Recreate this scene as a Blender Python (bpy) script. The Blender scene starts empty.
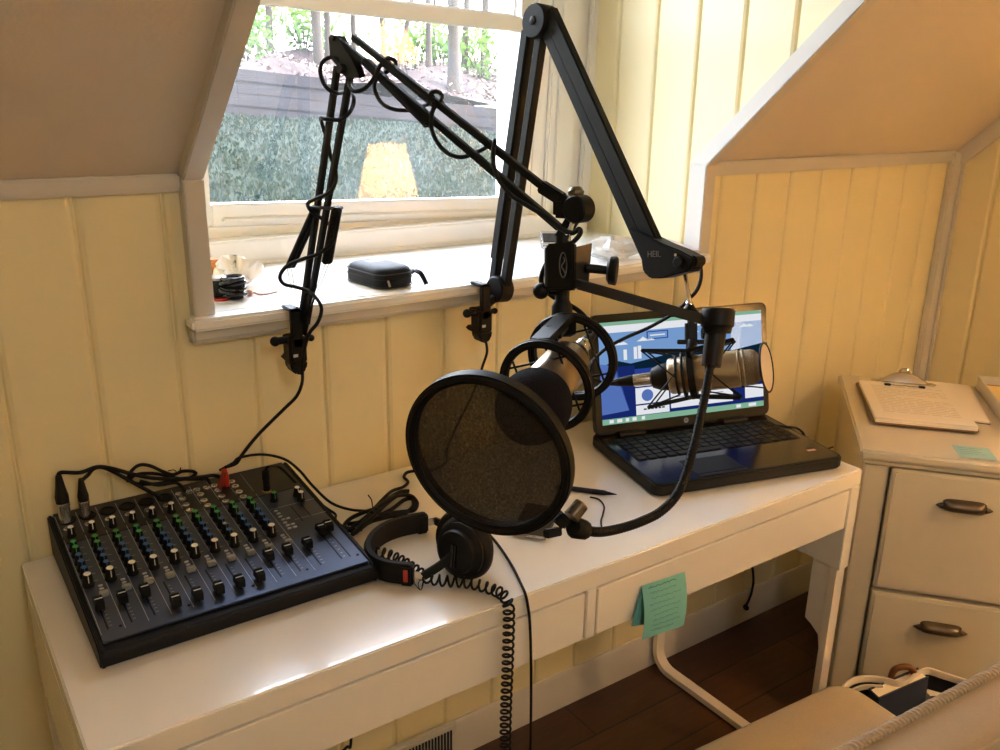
import bpy, bmesh, math, random
from mathutils import Vector, Matrix
random.seed(7)
V = Vector
PI = math.pi
C = bpy.context.scene.collection
# ------------------------------------------------------------------ camera (solved from the desk and the room lines)
FPX, YAW, PITCH, ROLL = 878.49, math.radians(35.095), math.radians(17.95), math.radians(-0.947)
CAM = V((-0.0863, -1.3925, 1.4498))
_f = V((math.sin(YAW)*math.cos(PITCH), math.cos(YAW)*math.cos(PITCH), -math.sin(PITCH)))
_r = V((math.cos(YAW), -math.sin(YAW), 0)); _d = _f.cross(_r)
RR = _r*math.cos(ROLL) + _d*math.sin(ROLL)
DD = _r*(-math.sin(ROLL)) + _d*math.cos(ROLL)
def ray(px, py): return RR*((px-500)/FPX) + DD*((py-375)/FPX) + _f
def P(px, py, d): return CAM + ray(px, py)*d                      # measured point at a known distance
def A(px, py, **k):                                               # measured point on a known plane
    r = ray(px, py)
    for i, a in enumerate('xyz'):
        if a in k: return CAM + r*((k[a]-CAM[i])/r[i])
cam = bpy.data.objects.new('camera', bpy.data.cameras.new('camera')); C.objects.link(cam)
M = Matrix.Identity(4)
for i in range(3): M[i][0], M[i][1], M[i][2], M[i][3] = RR[i], -DD[i], -_f[i], CAM[i]
cam.matrix_world = M
cam.data.sensor_width = 36; cam.data.lens = 36*FPX/1000; cam.data.clip_start = .02; cam.data.clip_end = 400
bpy.context.scene.camera = cam
sc = bpy.context.scene
sc.view_settings.view_transform = 'Standard'; sc.view_settings.look = 'None'
sc.view_settings.gamma = 1; sc.view_settings.use_curve_mapping = False
sc.view_settings.exposure = 0.0
sc.cycles.max_bounces = 10; sc.cycles.diffuse_bounces = 5; sc.cycles.transparent_max_bounces = 24
sc.cycles.sample_clamp_indirect = 50; sc.cycles.caustics_reflective = False; sc.cycles.caustics_refractive = False
# ------------------------------------------------------------------ materials
def lin(h):
    h = h.lstrip('#'); o = []
    for i in (0, 2, 4):
        c = int(h[i:i+2], 16)/255
        o.append(c/12.92 if c <= .04045 else ((c+.055)/1.055)**2.4)
    return tuple(o) + (1,)
def mat(name, col, rough=.5, metal=0, var=0, vscale=8, bump=0, bscale=60, spec=.5, emit=0, sheen=0, coat=0, alpha=1, stretch=None):
    m = bpy.data.materials.new(name); m.use_nodes = True
    n, l = m.node_tree.nodes, m.node_tree.links; b = n['Principled BSDF']
    c = lin(col) if isinstance(col, str) else tuple(col)+(1,)
    b.inputs['Base Color'].default_value = c
    b.inputs['Roughness'].default_value = rough; b.inputs['Metallic'].default_value = metal
    b.inputs['Specular IOR Level'].default_value = spec
    b.inputs['Coat Weight'].default_value = coat; b.inputs['Sheen Weight'].default_value = sheen
    b.inputs['Alpha'].default_value = alpha
    if emit:
        b.inputs['Emission Color'].default_value = c; b.inputs['Emission Strength'].default_value = emit
    if var or bump:
        tc = n.new('ShaderNodeTexCoord'); mp = n.new('ShaderNodeMapping'); l.new(tc.outputs['Object'], mp.inputs['Vector'])
        if stretch: mp.inputs['Scale'].default_value = stretch
    if var:
        t = n.new('ShaderNodeTexNoise'); t.inputs['Scale'].default_value = vscale; t.inputs['Detail'].default_value = 5
        l.new(mp.outputs['Vector'], t.inputs['Vector'])
        mx = n.new('ShaderNodeMix'); mx.data_type = 'RGBA'
        mx.inputs['A'].default_value = tuple(x*(1-var) for x in c[:3])+(1,)
        mx.inputs['B'].default_value = tuple(min(1, x*(1+var)) for x in c[:3])+(1,)
        l.new(t.outputs['Fac'], mx.inputs['Factor']); l.new(mx.outputs['Result'], b.inputs['Base Color'])
    if bump:
        t = n.new('ShaderNodeTexNoise'); t.inputs['Scale'].default_value = bscale; t.inputs['Detail'].default_value = 3
        l.new(mp.outputs['Vector'], t.inputs['Vector'])
        bp = n.new('ShaderNodeBump'); bp.inputs['Strength'].default_value = bump; bp.inputs['Distance'].default_value = .004
        l.new(t.outputs['Fac'], bp.inputs['Height']); l.new(bp.outputs['Normal'], b.inputs['Normal'])
    return m
MT = dict(
    wall=mat('painted_boards', '#E9DDB4', .42, var=.05, vscale=3, bump=.04, bscale=25),
    trim=mat('painted_trim', '#CDC8C1', .4, var=.03, bump=.03, bscale=30),
    slope=mat('plaster', '#DACDBE', .8, var=.05, vscale=5, bump=.12, bscale=140),
    sill=mat('sill_paint', '#F4F3F1', .3, var=.02),
    sash=mat('sash_vinyl', '#EDEAE4', .38),
    desk=mat('desk_lacquer', '#EFEAE2', .2, var=.015, vscale=4, spec=1.0, coat=.5),
    deskmetal=mat('desk_white_steel', '#E9E2D8', .35),
    cab=mat('cabinet_paint', '#D3CAB6', .4, var=.03),
    bronze=mat('aged_bronze', '#6A5D4E', .34, .85, var=.2, vscale=40),
    blk=mat('black_powder_coat', (.005, .0045, .0045), .5, spec=.18),
    blk2=mat('black_plastic', (.005, .0047, .005), .5, spec=.22),
    rub=mat('black_rubber', (.005, .0045, .0045), .55, spec=.22),
    foam=mat('foam', (.007, .006, .009), .95, spec=.15, bump=.6, bscale=700),
    chrome=mat('chrome', '#D8D4CC', .15, 1),
    champ=mat('champagne_metal', '#B9A78C', .3, .85, bump=.02),
    champd=mat('champagne_grille', '#94846C', .42, .8, bump=.7, bscale=900),
    silver=mat('silver_metal', '#C9C7C6', .25, .9),
    plate=mat('mixer_faceplate', (.075, .095, .15), .36, .7),
    case=mat('mixer_case', (.006, .006, .0075), .5, spec=.2),
    plated=mat('mixer_dark_panel', (.018, .016, .015), .4),
    ink=mat('panel_ink', '#B9BAC4', .5), btn=mat('grey_button', '#A5A29C', .3, .3),
    green=mat('green_cap', '#3C9A4E', .4), blue=mat('blue_cap', '#2E5FA0', .4), white=mat('white_mark', '#E8E6E2', .4),
    red=mat('red_plastic', '#B8281C', .35), orange=mat('orange_plastic', '#C97B35', .5),
    lapg=mat('laptop_gloss', (.007, .006, .0055), .16, spec=.5), lapm=mat('laptop_matte', (.006, .0055, .0055), .45, spec=.25),
    key=mat('key_cap', (.005, .0048, .005), .45, spec=.2),
    teal=mat('teal_paper', '#74B9B4', .8, var=.03), teald=mat('teal_pencil', '#3F8A84', .8), tealp=mat('pale_teal_paper', '#A3CCCB', .8), steel=mat('dark_steel', (.06, .055, .05), .4, .6),
    paper=mat('paper', '#F1E9DE', .75, var=.02), print=mat('grey_print', '#CFC6BB', .8), board=mat('brown_board', '#8A6A4C', .5),
    chair=mat('chair_fabric', '#BFAE93', .9, var=.1, vscale=260, bump=.35, bscale=500, sheen=.2),
    chairb=mat('chair_back_fabric', '#A08E76', .85, var=.08, vscale=200, bump=.25, bscale=500, sheen=.2),
    wood=mat('dark_wood', '#3A2618', .45, var=.2, stretch=(1, 1, 8)),
    navy=mat('navy_cloth', '#1B1C2A', .8, bump=.2, bscale=300), ivory=mat('ivory_binding', '#D9CFC6', .6),
    book=mat('slate_blue_cover', '#3D4660', .5), maroon=mat('maroon_cover', '#5A2320', .6), leather=mat('brown_leather', '#7A4A26', .5, var=.15, bump=.2),
    pouch=mat('pouch_nylon', (.004, .0042, .0055), .55, spec=.25, bump=.25, bscale=600), pouchp=mat('pouch_panel', (.014, .016, .024), .45),
    plasticbag=mat('clear_bag', '#E3E2DF', .25, alpha=.75, bump=.3, bscale=40),
    glassy=mat('phone_glass', (.02, .02, .024), .12),
    lav=mat('notebook_cover', '#D6C6C6', .6),
    shade=mat('linen_shade', '#F3DFB8', .8), brass=mat('brass', '#A98345', .3, .9),
)
def emitter(name, col, s):
    m = bpy.data.materials.new(name); m.use_nodes = True; n = m.node_tree.nodes; n.clear()
    e = n.new('ShaderNodeEmission'); e.inputs[0].default_value = lin(col); e.inputs[1].default_value = s
    o = n.new('ShaderNodeOutputMaterial'); m.node_tree.links.new(e.outputs[0], o.inputs[0]); return m
# ------------------------------------------------------------------ mesh builder
def frame(n):
    n = n.normalized(); a = V((0, 0, 1)) if abs(n.z) < .9 else V((1, 0, 0))
    x = a.cross(n).normalized(); return x, n.cross(x).normalized(), n
class MB:
    def __init__(s): s.bm = bmesh.new(); s.mi = 0
    def f(s, vs):
        try: fc = s.bm.faces.new(vs); fc.material_index = s.mi; return fc
        except ValueError: return None
    def poly(s, pts): return s.f([s.bm.verts.new(p) for p in pts])
    def _merge(s, t):
        mp = {v: s.bm.verts.new(v.co) for v in t.verts}
        for fc in t.faces: s.f([mp[v] for v in fc.verts])
        t.free()
    def prism(s, poly, o, ux, uy, uz, depth, bev=0, seg=2):
        t = bmesh.new()
        a = [t.verts.new(o+ux*p[0]+uy*p[1]) for p in poly]; b = [t.verts.new(o+ux*p[0]+uy*p[1]+uz*depth) for p in poly]
        n = len(poly); t.faces.new(a[::-1]); t.faces.new(b)
        for i in range(n): t.faces.new([a[i], a[(i+1) % n], b[(i+1) % n], b[i]])
        bmesh.ops.recalc_face_normals(t, faces=t.faces)
        if bev: bmesh.ops.bevel(t, geom=list(t.edges), offset=bev, segments=seg, affect='EDGES', clamp_overlap=True)
        s._merge(t)
    def box(s, lo, hi, bev=0, seg=2):
        lo, hi = V(lo), V(hi); d = hi-lo
        s.prism([(0, 0), (d.x, 0), (d.x, d.y), (0, d.y)], lo, V((1, 0, 0)), V((0, 1, 0)), V((0, 0, 1)), d.z, bev, seg)
    def obox(s, c, ax, ay, az, sz, bev=0, seg=2):           # oriented box, centre c
        o = c-ax*sz[0]/2-ay*sz[1]/2-az*sz[2]/2
        s.prism([(0, 0), (sz[0], 0), (sz[0], sz[1]), (0, sz[1])], o, ax, ay, az, sz[2], bev, seg)
    def bar(s, p0, p1, w, h, side=None, bev=0):             # rectangular bar along p0-p1, w along side
        n = (p1-p0).normalized(); x = side or frame(n)[0]
        x = (x-n*x.dot(n)).normalized(); y = n.cross(x)
        s.prism([(-w/2, -h/2), (w/2, -h/2), (w/2, h/2), (-w/2, h/2)], p0, x, y, n, (p1-p0).length, bev)
    def lathe(s, o, n, prof, seg=24, cap=True):             # prof: (t along n, radius)
        x, y, n = frame(n); rings = []
        for t, r in prof:
            rings.append([s.bm.verts.new(o+n*t+(x*math.cos(2*PI*i/seg)+y*math.sin(2*PI*i/seg))*max(r, 1e-5)) for i in range(seg)])
        for a, b in zip(rings, rings[1:]):
            for i in range(seg): s.f([a[i], a[(i+1) % seg], b[(i+1) % seg], b[i]])
        if cap: s.f(rings[0][::-1]); s.f(rings[-1])
    def cyl(s, p0, p1, r0, r1=None, seg=16): s.lathe(p0, p1-p0, [(0, r0), ((p1-p0).length, r0 if r1 is None else r1)], seg)
    def ball(s, c, r, seg=20, rings=12, sc=(1, 1, 1), n=V((0, 0, 1))):
        x, y, n = frame(n); rs = []
        for j in range(rings+1):
            a = -PI/2+PI*j/rings
            rs.append([s.bm.verts.new(c+n*(math.sin(a)*r*sc[2])+x*(math.cos(a)*math.cos(2*PI*i/seg)*r*sc[0]+1e-6)+y*(math.cos(a)*math.sin(2*PI*i/seg)*r*sc[1])) for i in range(seg)])
        for a, b in zip(rs, rs[1:]):
            for i in range(seg): s.f([a[i], a[(i+1) % seg], b[(i+1) % seg], b[i]])
    def tube(s, pts, r, seg=8, closed=False, cap=True):
        n = len(pts); prev = None; rings = []
        for i in range(n):
            a = pts[(i-1) % n] if (closed or i) else pts[0]; b = pts[(i+1) % n] if (closed or i < n-1) else pts[-1]
            t = (b-a)
            if t.length < 1e-9: t = V((0, 0, 1))
            t.normalize()
            if prev is None: x = frame(t)[0]
            else:
                x = prev-t*prev.dot(t)
                if x.length < 1e-6: x = frame(t)[0]
                x.normalize()
            prev = x; y = t.cross(x); rr = r(i/(n-1)) if callable(r) else r
            rings.append([s.bm.verts.new(pts[i]+(x*math.cos(2*PI*k/seg)+y*math.sin(2*PI*k/seg))*rr) for k in range(seg)])
        for i in range(n if closed else n-1):
            a, b = rings[i], rings[(i+1) % n]
            for k in range(seg): s.f([a[k], a[(k+1) % seg], b[(k+1) % seg], b[k]])
        if cap and not closed: s.f(rings[0][::-1]); s.f(rings[-1])
    def torus(s, c, n, R, r, seg=40, rs=10, a0=0, a1=2*PI, flat=None):
        x, y, n = frame(n); full = a1-a0 >= 2*PI-1e-6; m = seg if full else seg+1; rings = []
        for i in range(m):
            a = a0+(a1-a0)*i/seg; d = x*math.cos(a)+y*math.sin(a); q = []
            if flat:   # rectangular section flat=(radial, axial)
                for u, w in ((-1, -1), (1, -1), (1, 1), (-1, 1)): q.append(s.bm.verts.new(c+d*(R+u*flat[0]/2)+n*(w*flat[1]/2)))
            else:
                for k in range(rs):
                    b = 2*PI*k/rs; q.append(s.bm.verts.new(c+d*(R+r*math.cos(b))+n*(r*math.sin(b))))
            rings.append(q)
        k = len(rings[0])
        for i in range(m if full else m-1):
            a, b = rings[i], rings[(i+1) % m]
            for j in range(k): s.f([a[j], a[(j+1) % k], b[(j+1) % k], b[j]])
        if not full: s.f(rings[0][::-1]); s.f(rings[-1])
    def disc(s, c, n, r, seg=48, rings=8, bulge=0):
        x, y, n = frame(n); prev = [s.bm.verts.new(c+n*bulge)]
        for j in range(1, rings+1):
            q = r*j/rings; ring = [s.bm.verts.new(c+(x*math.cos(2*PI*i/seg)+y*math.sin(2*PI*i/seg))*q+n*bulge*(1-(j/rings)**2)) for i in range(seg)]
            for i in range(seg):
                if j == 1: s.f([prev[0], ring[i], ring[(i+1) % seg]])
                else: s.f([prev[i], ring[i], ring[(i+1) % seg], prev[(i+1) % seg]])
            prev = ring
    def grid(s, nx, ny, fn):
        vs = [[s.bm.verts.new(fn(i/nx, j/ny)) for j in range(ny+1)] for i in range(nx+1)]
        for i in range(nx):
            for j in range(ny): s.f([vs[i][j], vs[i+1][j], vs[i+1][j+1], vs[i][j+1]])
    def build(s, name, m, parent=None, angle=40, smooth=True):
        me = bpy.data.meshes.new(name)
        off = OFF.get(parent.name) if parent else None
        if off: bmesh.ops.translate(s.bm, verts=s.bm.verts, vec=-off)
        bmesh.ops.recalc_face_normals(s.bm, faces=s.bm.faces)
        s.bm.to_mesh(me); s.bm.free()
        for x in (m if isinstance(m, (list, tuple)) else [m]): me.materials.append(x if not isinstance(x, str) else MT[x])
        if smooth:
            for p in me.polygons: p.use_smooth = True
            me.set_sharp_from_angle(angle=math.radians(angle))
        o = bpy.data.objects.new(name, me); C.objects.link(o)
        if parent:
            o.parent = parent
            if off: OFF[o.name] = off
        return o
OFF = {}                                                     # world origin of things whose parts are measured in room coordinates
def tag(o, label=None, cat=None, group=None, kind=None):
    for k, v in (('label', label), ('category', cat), ('group', group), ('kind', kind)):
        if v: o[k] = v
    return o
def thing(name, label, cat, loc=(0, 0, 0), rotz=0, group=None, world=True):
    o = bpy.data.objects.new(name, None); C.objects.link(o); o.empty_display_size = .05
    o.location = loc; o.rotation_euler = (0, 0, rotz)
    if world: OFF[o.name] = V(loc)
    return tag(o, label, cat, group)
def single(name, mb, m, label, cat, loc=None, group=None, kind=None, **k):   # a thing that is one mesh, origin at its base
    o = mb.build(name, m, **k)
    if loc is not None:
        o.data.transform(Matrix.Translation(-V(loc))); o.location = loc
    return tag(o, label, cat, group, kind)
def struct(name, mb, m, parent=None, **k):
    o = mb.build(name, m, parent, **k)
    if not parent: o['kind'] = 'structure'
    return o
def copy_tree(o, parent=None):
    c = o.copy(); C.objects.link(c); c.parent = parent
    for ch in list(o.children): copy_tree(ch, c)
    return c
def spline(pts, n=8, closed=False):                          # Catmull-Rom through the points
    out = []; m = len(pts); g = (lambda i: pts[i % m]) if closed else (lambda i: pts[max(0, min(m-1, i))])
    for i in range(m if closed else m-1):
        a, b, c, d = g(i-1), g(i), g(i+1), g(i+2)
        for k in range(n):
            t = k/n
            out.append(.5*((2*b)+(c-a)*t+(2*a-5*b+4*c-d)*t*t+(3*b-a-3*c+d)*t**3))
    if not closed: out.append(pts[-1])
    return out
def coil(path, R, turns, r, mb, seg=6, per=12, taper=None):  # coiled cord around a path
    ds = [0]
    for a, b in zip(path, path[1:]): ds.append(ds[-1]+(b-a).length)
    L = ds[-1]; N = int(turns*per); pts = []; j = 0; prev = None
    for i in range(N+1):
        d = L*i/N
        while j < len(ds)-2 and ds[j+1] < d: j += 1
        t = (d-ds[j])/max(1e-9, ds[j+1]-ds[j]); p = path[j].lerp(path[j+1], t); n = (path[j+1]-path[j]).normalized()
        x = frame(n)[0] if prev is None else (prev-n*prev.dot(n)).normalized(); prev = x; y = n.cross(x)
        a = 2*PI*i/per; pts.append(p+(x*math.cos(a)+y*math.sin(a))*R)
    mb.tube(pts, r, seg)
# ------------------------------------------------------------------ room shell
WY, SL, ZK, ZC = .008, math.radians(39.0), 1.320, 2.3        # knee wall plane, roof slope, knee wall height, ceiling
TS = math.tan(SL); YT = WY-(ZC-ZK)/TS
SLR, ZR = math.radians(42.5), 1.303; TR_ = math.tan(SLR); YR = WY-(ZC-ZR)/TR_   # the right-hand slope is a little steeper
SDR = V((0, -math.cos(SLR), math.sin(SLR))); SNR = V((0, -math.sin(SLR), -math.cos(SLR)))
X, Y, Z = V((1, 0, 0)), V((0, 1, 0)), V((0, 0, 1))
SD = V((0, -math.cos(SL), math.sin(SL))); SN = V((0, -math.sin(SL), -math.cos(SL)))   # up the slope / into the room
def boards(mb, s0, s1, first, zlo, zhi, pt, pitch=.1248, gw=.02, gd=.007):
    """vertical boards with V grooves; pt(s, depth, z) maps into the room"""
    ss = [(s0, 0)]
    k = math.ceil((s0-first)/pitch)
    while first+k*pitch < s1:
        g = first+k*pitch; k += 1
        for q, d in ((g-gw/2, 0), (g-.0042, .0022), (g-.001, gd), (g+.001, gd), (g+.0042, .0022), (g+gw/2, 0)):
            if s0 < q < s1: ss.append((q, d))
    ss.append((s1, 0))
    for (a, da), (b, db) in zip(ss, ss[1:]):
        mb.poly([pt(a, da, zlo(a)), pt(b, db, zlo(b)), pt(b, db, zhi(b)), pt(a, da, zhi(a))])
cst = lambda z: (lambda s: z)
mb = MB(); kw = lambda s, d, z: V((s, WY+d, z))
boards(mb, -1.3, .31, .016, cst(0), cst(ZK), kw)
boards(mb, .31, 1.445, .016, cst(0), cst(1.08), kw)
boards(mb, 1.445, 2.52, .016, cst(0), cst(ZR), kw)
struct('wall_back', mb, 'wall', smooth=False)
slope_z = lambda y: ZK+(WY-y)*TS if y < WY else 1.07
slope_r = lambda y: ZR+(WY-y)*TR_ if y < WY else 1.07
mb = MB(); dr_ = lambda s, d, z: V((1.44+d, s, z))
boards(mb, YR, WY, .047, lambda y: ZR+(WY-y)*TR_, cst(ZC), dr_, .1285); boards(mb, WY, .40, .047, cst(1.07), cst(ZC), dr_, .1285)
struct('wall_dormer_right', mb, 'wall', smooth=False)
mb = MB(); dl_ = lambda s, d, z: V((.3225-d, s, z))
boards(mb, YT, WY, .047, lambda y: ZK+(WY-y)*TS, cst(ZC), dl_, .1285); boards(mb, WY, .40, .047, cst(1.07), cst(ZC), dl_, .1285)
struct('wall_dormer_left', mb, 'wall', smooth=False)
mb = MB(); boards(mb, -3.2, WY, -.112, cst(0), lambda y: min(ZC, slope_r(min(y, WY-1e-6))), lambda s, d, z: V((2.52+d, s, z)), .125)
struct('wall_right', mb, 'wall', smooth=False)
mb = MB(); boards(mb, -3.2, WY, -.112, cst(0), lambda y: min(ZC, slope_z(min(y, WY-1e-6))), lambda s, d, z: V((-1.3-d, s, z)), .125)
struct('wall_left', mb, 'wall', smooth=False)
mb = MB(); boards(mb, -1.3, 2.52, .016, cst(0), cst(ZC), lambda s, d, z: V((s, -3.2-d, z)))
struct('wall_front', mb, 'wall', smooth=False)
for nm, x0, x1, yt, zk in (('ceiling_left', -1.3, .3225, YT, ZK), ('ceiling_right', 1.44, 2.52, YR, ZR)):
    mb = MB(); mb.poly([V((x0, WY, zk)), V((x1, WY, zk)), V((x1, yt, ZC)), V((x0, yt, ZC))]); struct(nm, mb, 'slope')
mb = MB(); mb.poly([V((-1.3, YT, ZC)), V((.3225, YT, ZC)), V((.3225, .42, ZC)), V((1.44, .42, ZC)), V((1.44, YR, ZC)), V((2.52, YR, ZC)), V((2.52, -3.2, ZC)), V((-1.3, -3.2, ZC))])
struct('ceiling', mb, 'slope')
# floor: dark planks running along the desk
fm = bpy.data.materials.new('dark_planks'); fm.use_nodes = True; n, l = fm.node_tree.nodes, fm.node_tree.links; b = n['Principled BSDF']
tc = n.new('ShaderNodeTexCoord'); br = n.new('ShaderNodeTexBrick'); l.new(tc.outputs['Object'], br.inputs['Vector'])
br.offset = .37; br.inputs['Scale'].default_value = 1; br.inputs['Brick Width'].default_value = 1.1; br.inputs['Row Height'].default_value = .125
br.inputs['Mortar Size'].default_value = .0025; br.inputs['Mortar Smooth'].default_value = .3
br.inputs['Color1'].default_value = lin('#4A2E1E'); br.inputs['Color2'].default_value = lin('#5A3A26'); br.inputs['Mortar'].default_value = lin('#1C110B')
mp = n.new('ShaderNodeMapping'); mp.inputs['Scale'].default_value = (3, 40, 1); l.new(tc.outputs['Object'], mp.inputs['Vector'])
nz = n.new('ShaderNodeTexNoise'); nz.inputs['Scale'].default_value = 1.5; nz.inputs['Detail'].default_value = 6; l.new(mp.outputs['Vector'], nz.inputs['Vector'])
mx = n.new('ShaderNodeMix'); mx.data_type = 'RGBA'; mx.blend_type = 'MULTIPLY'; mx.inputs['Factor'].default_value = .7
cr = n.new('ShaderNodeValToRGB'); cr.color_ramp.elements[0].color = (.38, .35, .33, 1); cr.color_ramp.elements[0].position = .3; cr.color_ramp.elements[1].color = (1.2, 1.1, 1, 1)
l.new(nz.outputs['Fac'], cr.inputs['Fac']); l.new(br.outputs['Color'], mx.inputs['A']); l.new(cr.outputs['Color'], mx.inputs['B'])
l.new(mx.outputs['Result'], b.inputs['Base Color']); b.inputs['Roughness'].default_value = .38
bp = n.new('ShaderNodeBump'); bp.inputs['Strength'].default_value = .25; bp.inputs['Distance'].default_value = .003
l.new(br.outputs['Fac'], bp.inputs['Height']); bp.invert = True; l.new(bp.outputs['Normal'], b.inputs['Normal'])
mb = MB(); mb.box((-1.3, -3.2, -.03), (2.52, .05, 0)); struct('floor', mb, fm)
# baseboards
def baseboard(name, p0, p1, inn):
    mb = MB(); d = (p1-p0)
    prof = [(0, 0), (.012, 0), (.012, .078), (.009, .083), (.009, .090), (.004, .097), (0, .097)]
    mb.prism(prof, p0, inn, Z, d.normalized(), d.length); struct(name, mb, 'trim')
baseboard('baseboard_back', V((-1.3, WY, 0)), V((2.52, WY, 0)), V((0, -1, 0)))
baseboard('baseboard_right', V((2.52, WY, 0)), V((2.52, -3.2, 0)), V((-1, 0, 0)))
# rails at the top of the knee wall
ti = [0]
def trim(mb, m='trim', **k):
    ti[0] += 1; struct('trim_%d' % ti[0], mb, m, **k)
for x0, x1, z0, z1 in ((-1.3, .292, 1.299, 1.3225), (1.462, 2.468, 1.276, 1.305)):
    mb = MB(); mb.box((x0, -.006, z0), (x1, WY, z1), .003); mb.box((x0, -.001, z0-.004), (x1, WY, z0+.002), .0015); trim(mb)
mb = MB(); mb.box((2.466, -.012, .097), (2.519, WY, 1.300), .004); mb.box((2.506, -.02, .13), (2.519, -.011, 1.298), .003); trim(mb)
mb = MB(); mb.obox(V((2.51, WY, ZR))+SDR*.72+SNR*.022, X, SDR, SNR, (.02, 1.46, .044), .004); trim(mb)
# casings round the dormer opening: an upright and a raking board each side
for x0, x1, zk, sl, th in ((.291, .323, ZK, SL, .05), (1.427, 1.461, ZR, SLR, .036)):
    # profile in the y-z plane: the upright, mitred into the raking board
    sd, sn = V((0, -math.cos(sl), math.sin(sl))), V((0, -math.sin(sl), -math.cos(sl)))
    fr_, bk_ = -.020, WY+(.03 if x0 < 1 else .022); tb = th-.022
    pf = V((0, WY, zk))+sn*.022; pb = V((0, WY, zk))-sn*tb
    cf = pf+sd*((fr_-pf.y)/sd.y); cb = pb+sd*((bk_-pb.y)/sd.y)
    mb = MB(); mb.prism([(fr_, 1.09), (bk_, 1.09), (bk_, cb.z), (fr_, cf.z)], V((x0, 0, 0)), Y, Z, X, x1-x0, .002); trim(mb)
    ef, eb = cf+sd*1.26, cf+sd*1.26-sn*th
    mb = MB(); mb.prism([(cf.y, cf.z), (cb.y, cb.z), (eb.y, eb.z), (ef.y, ef.z)], V((x0, 0, 0)), Y, Z, X, x1-x0, .002); trim(mb)
# ------------------------------------------------------------------ window
win = bpy.data.objects.new('window_1', None); C.objects.link(win); win['kind'] = 'structure'; win.location = (.81, .4, 1.1); OFF[win.name] = V(win.location)
yw = .40
mb = MB()
for x0, x1, z0, z1 in ((.300, .40, 1.07, ZC), (1.22, 1.44, 1.07, ZC), (.40, 1.22, 2.02, ZC), (.40, 1.22, 1.07, 1.14)):
    mb.box((x0, yw+.002, z0), (x1, yw+.10, z1))
struct('wall_window', mb, 'sash')
def ring(mb, x0, x1, z0, z1, w, wb, wt, y0, y1, bev=.003):
    mb.box((x0, y0, z0), (x0+w, y1, z1), bev); mb.box((x1-w, y0, z0), (x1, y1, z1), bev)
    mb.box((x0+w, y0, z0), (x1-w, y1, z0+wb), bev); mb.box((x0+w, y0, z1-wt), (x1-w, y1, z1), bev)
mb = MB()                                                     # casing round the window
for x0, x1 in ((1.283, 1.362), (.3235, .36)):
    mb.box((x0, .378, 1.15), (x1, yw+.002, 2.1), .004); mb.box((x0+.02, .372, 1.15), (x1-.004, .379, 2.1), .003)
mb.box((.34, .378, 2.06), (1.362, yw+.002, 2.14), .004)
mb.box((1.405, .385, 1.098), (1.439, yw+.002, 2.25), .004)
struct('window_casing', mb, 'sash', win)
mb = MB(); ring(mb, .36, 1.284, 1.135, 2.06, .042, .035, .04, .388, .47); struct('window_frame', mb, 'sash', win)
mb = MB(); ring(mb, .402, 1.242, 1.168, 1.626, .047, .045, .032, .386, .418)
mb.box((.47, .380, 1.176), (1.16, .388, 1.186), .003); struct('lower_sash', mb, 'sash', win)
mb = MB(); ring(mb, .402, 1.242, 1.60, 2.02, .045, .035, .04, .424, .452); struct('upper_sash', mb, 'sash', win)
gm = bpy.data.materials.new('window_glass'); gm.use_nodes = True; n, l = gm.node_tree.nodes, gm.node_tree.links; n.clear()
o = n.new('ShaderNodeOutputMaterial'); tr = n.new('ShaderNodeBsdfTransparent'); gl = n.new('ShaderNodeBsdfGlossy'); gl.inputs['Roughness'].default_value = .012
fr = n.new('ShaderNodeFresnel'); fr.inputs['IOR'].default_value = 1.5; m1 = n.new('ShaderNodeMixShader'); m2 = n.new('ShaderNodeMixShader')
df = n.new('ShaderNodeBsdfTranslucent'); df.inputs[0].default_value = (.8, .85, .9, 1)
tc = n.new('ShaderNodeTexCoord'); nz = n.new('ShaderNodeTexNoise'); nz.inputs['Scale'].default_value = 3.5; nz.inputs['Detail'].default_value = 4; l.new(tc.outputs['Object'], nz.inputs['Vector'])
mr = n.new('ShaderNodeMapRange'); mr.inputs['From Min'].default_value = .35; mr.inputs['From Max'].default_value = .75; mr.inputs['To Min'].default_value = .008; mr.inputs['To Max'].default_value = .07
l.new(nz.outputs['Fac'], mr.inputs['Value']); l.new(mr.outputs[0], m2.inputs[0])
l.new(tr.outputs[0], m2.inputs[1]); l.new(df.outputs[0], m2.inputs[2])
mt = n.new('ShaderNodeMath'); mt.operation = 'MULTIPLY'; mt.inputs[1].default_value = 3.2; l.new(fr.outputs[0], mt.inputs[0]); l.new(mt.outputs[0], m1.inputs[0]); l.new(m2.outputs[0], m1.inputs[1]); l.new(gl.outputs[0], m1.inputs[2]); l.new(m1.outputs[0], o.inputs[0])
mb = MB(); mb.poly([V((.448, .403, 1.212)), V((1.196, .403, 1.212)), V((1.196, .403, 1.595)), V((.448, .403, 1.595))]); struct('lower_pane', mb, gm, win)
mb = MB(); mb.poly([V((.446, .438, 1.634)), V((1.198, .438, 1.634)), V((1.198, .438, 1.981)), V((.446, .438, 1.981))]); struct('upper_pane', mb, gm, win)
win.rotation_euler = (0, math.radians(1.9), 0)            # the old frame hangs a little out of square
ZS = 1.103                                                    # top of the deep sill
mb = MB(); mb.box((.3230, -.001, 1.083), (1.4395, .40, ZS)); mb.box((.280, -.042, 1.083), (1.448, .0, ZS), .005, 3)
trim(mb, 'sill')
mb = MB(); mb.box((.3235, .352, ZS), (1.405, .40, 1.15), .004); mb.box((.3235, .346, ZS), (1.405, .354, 1.112), .003)
mb.box((.3235, .345, 1.145), (1.405, .41, 1.156), .004); trim(mb, 'sash')
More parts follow.
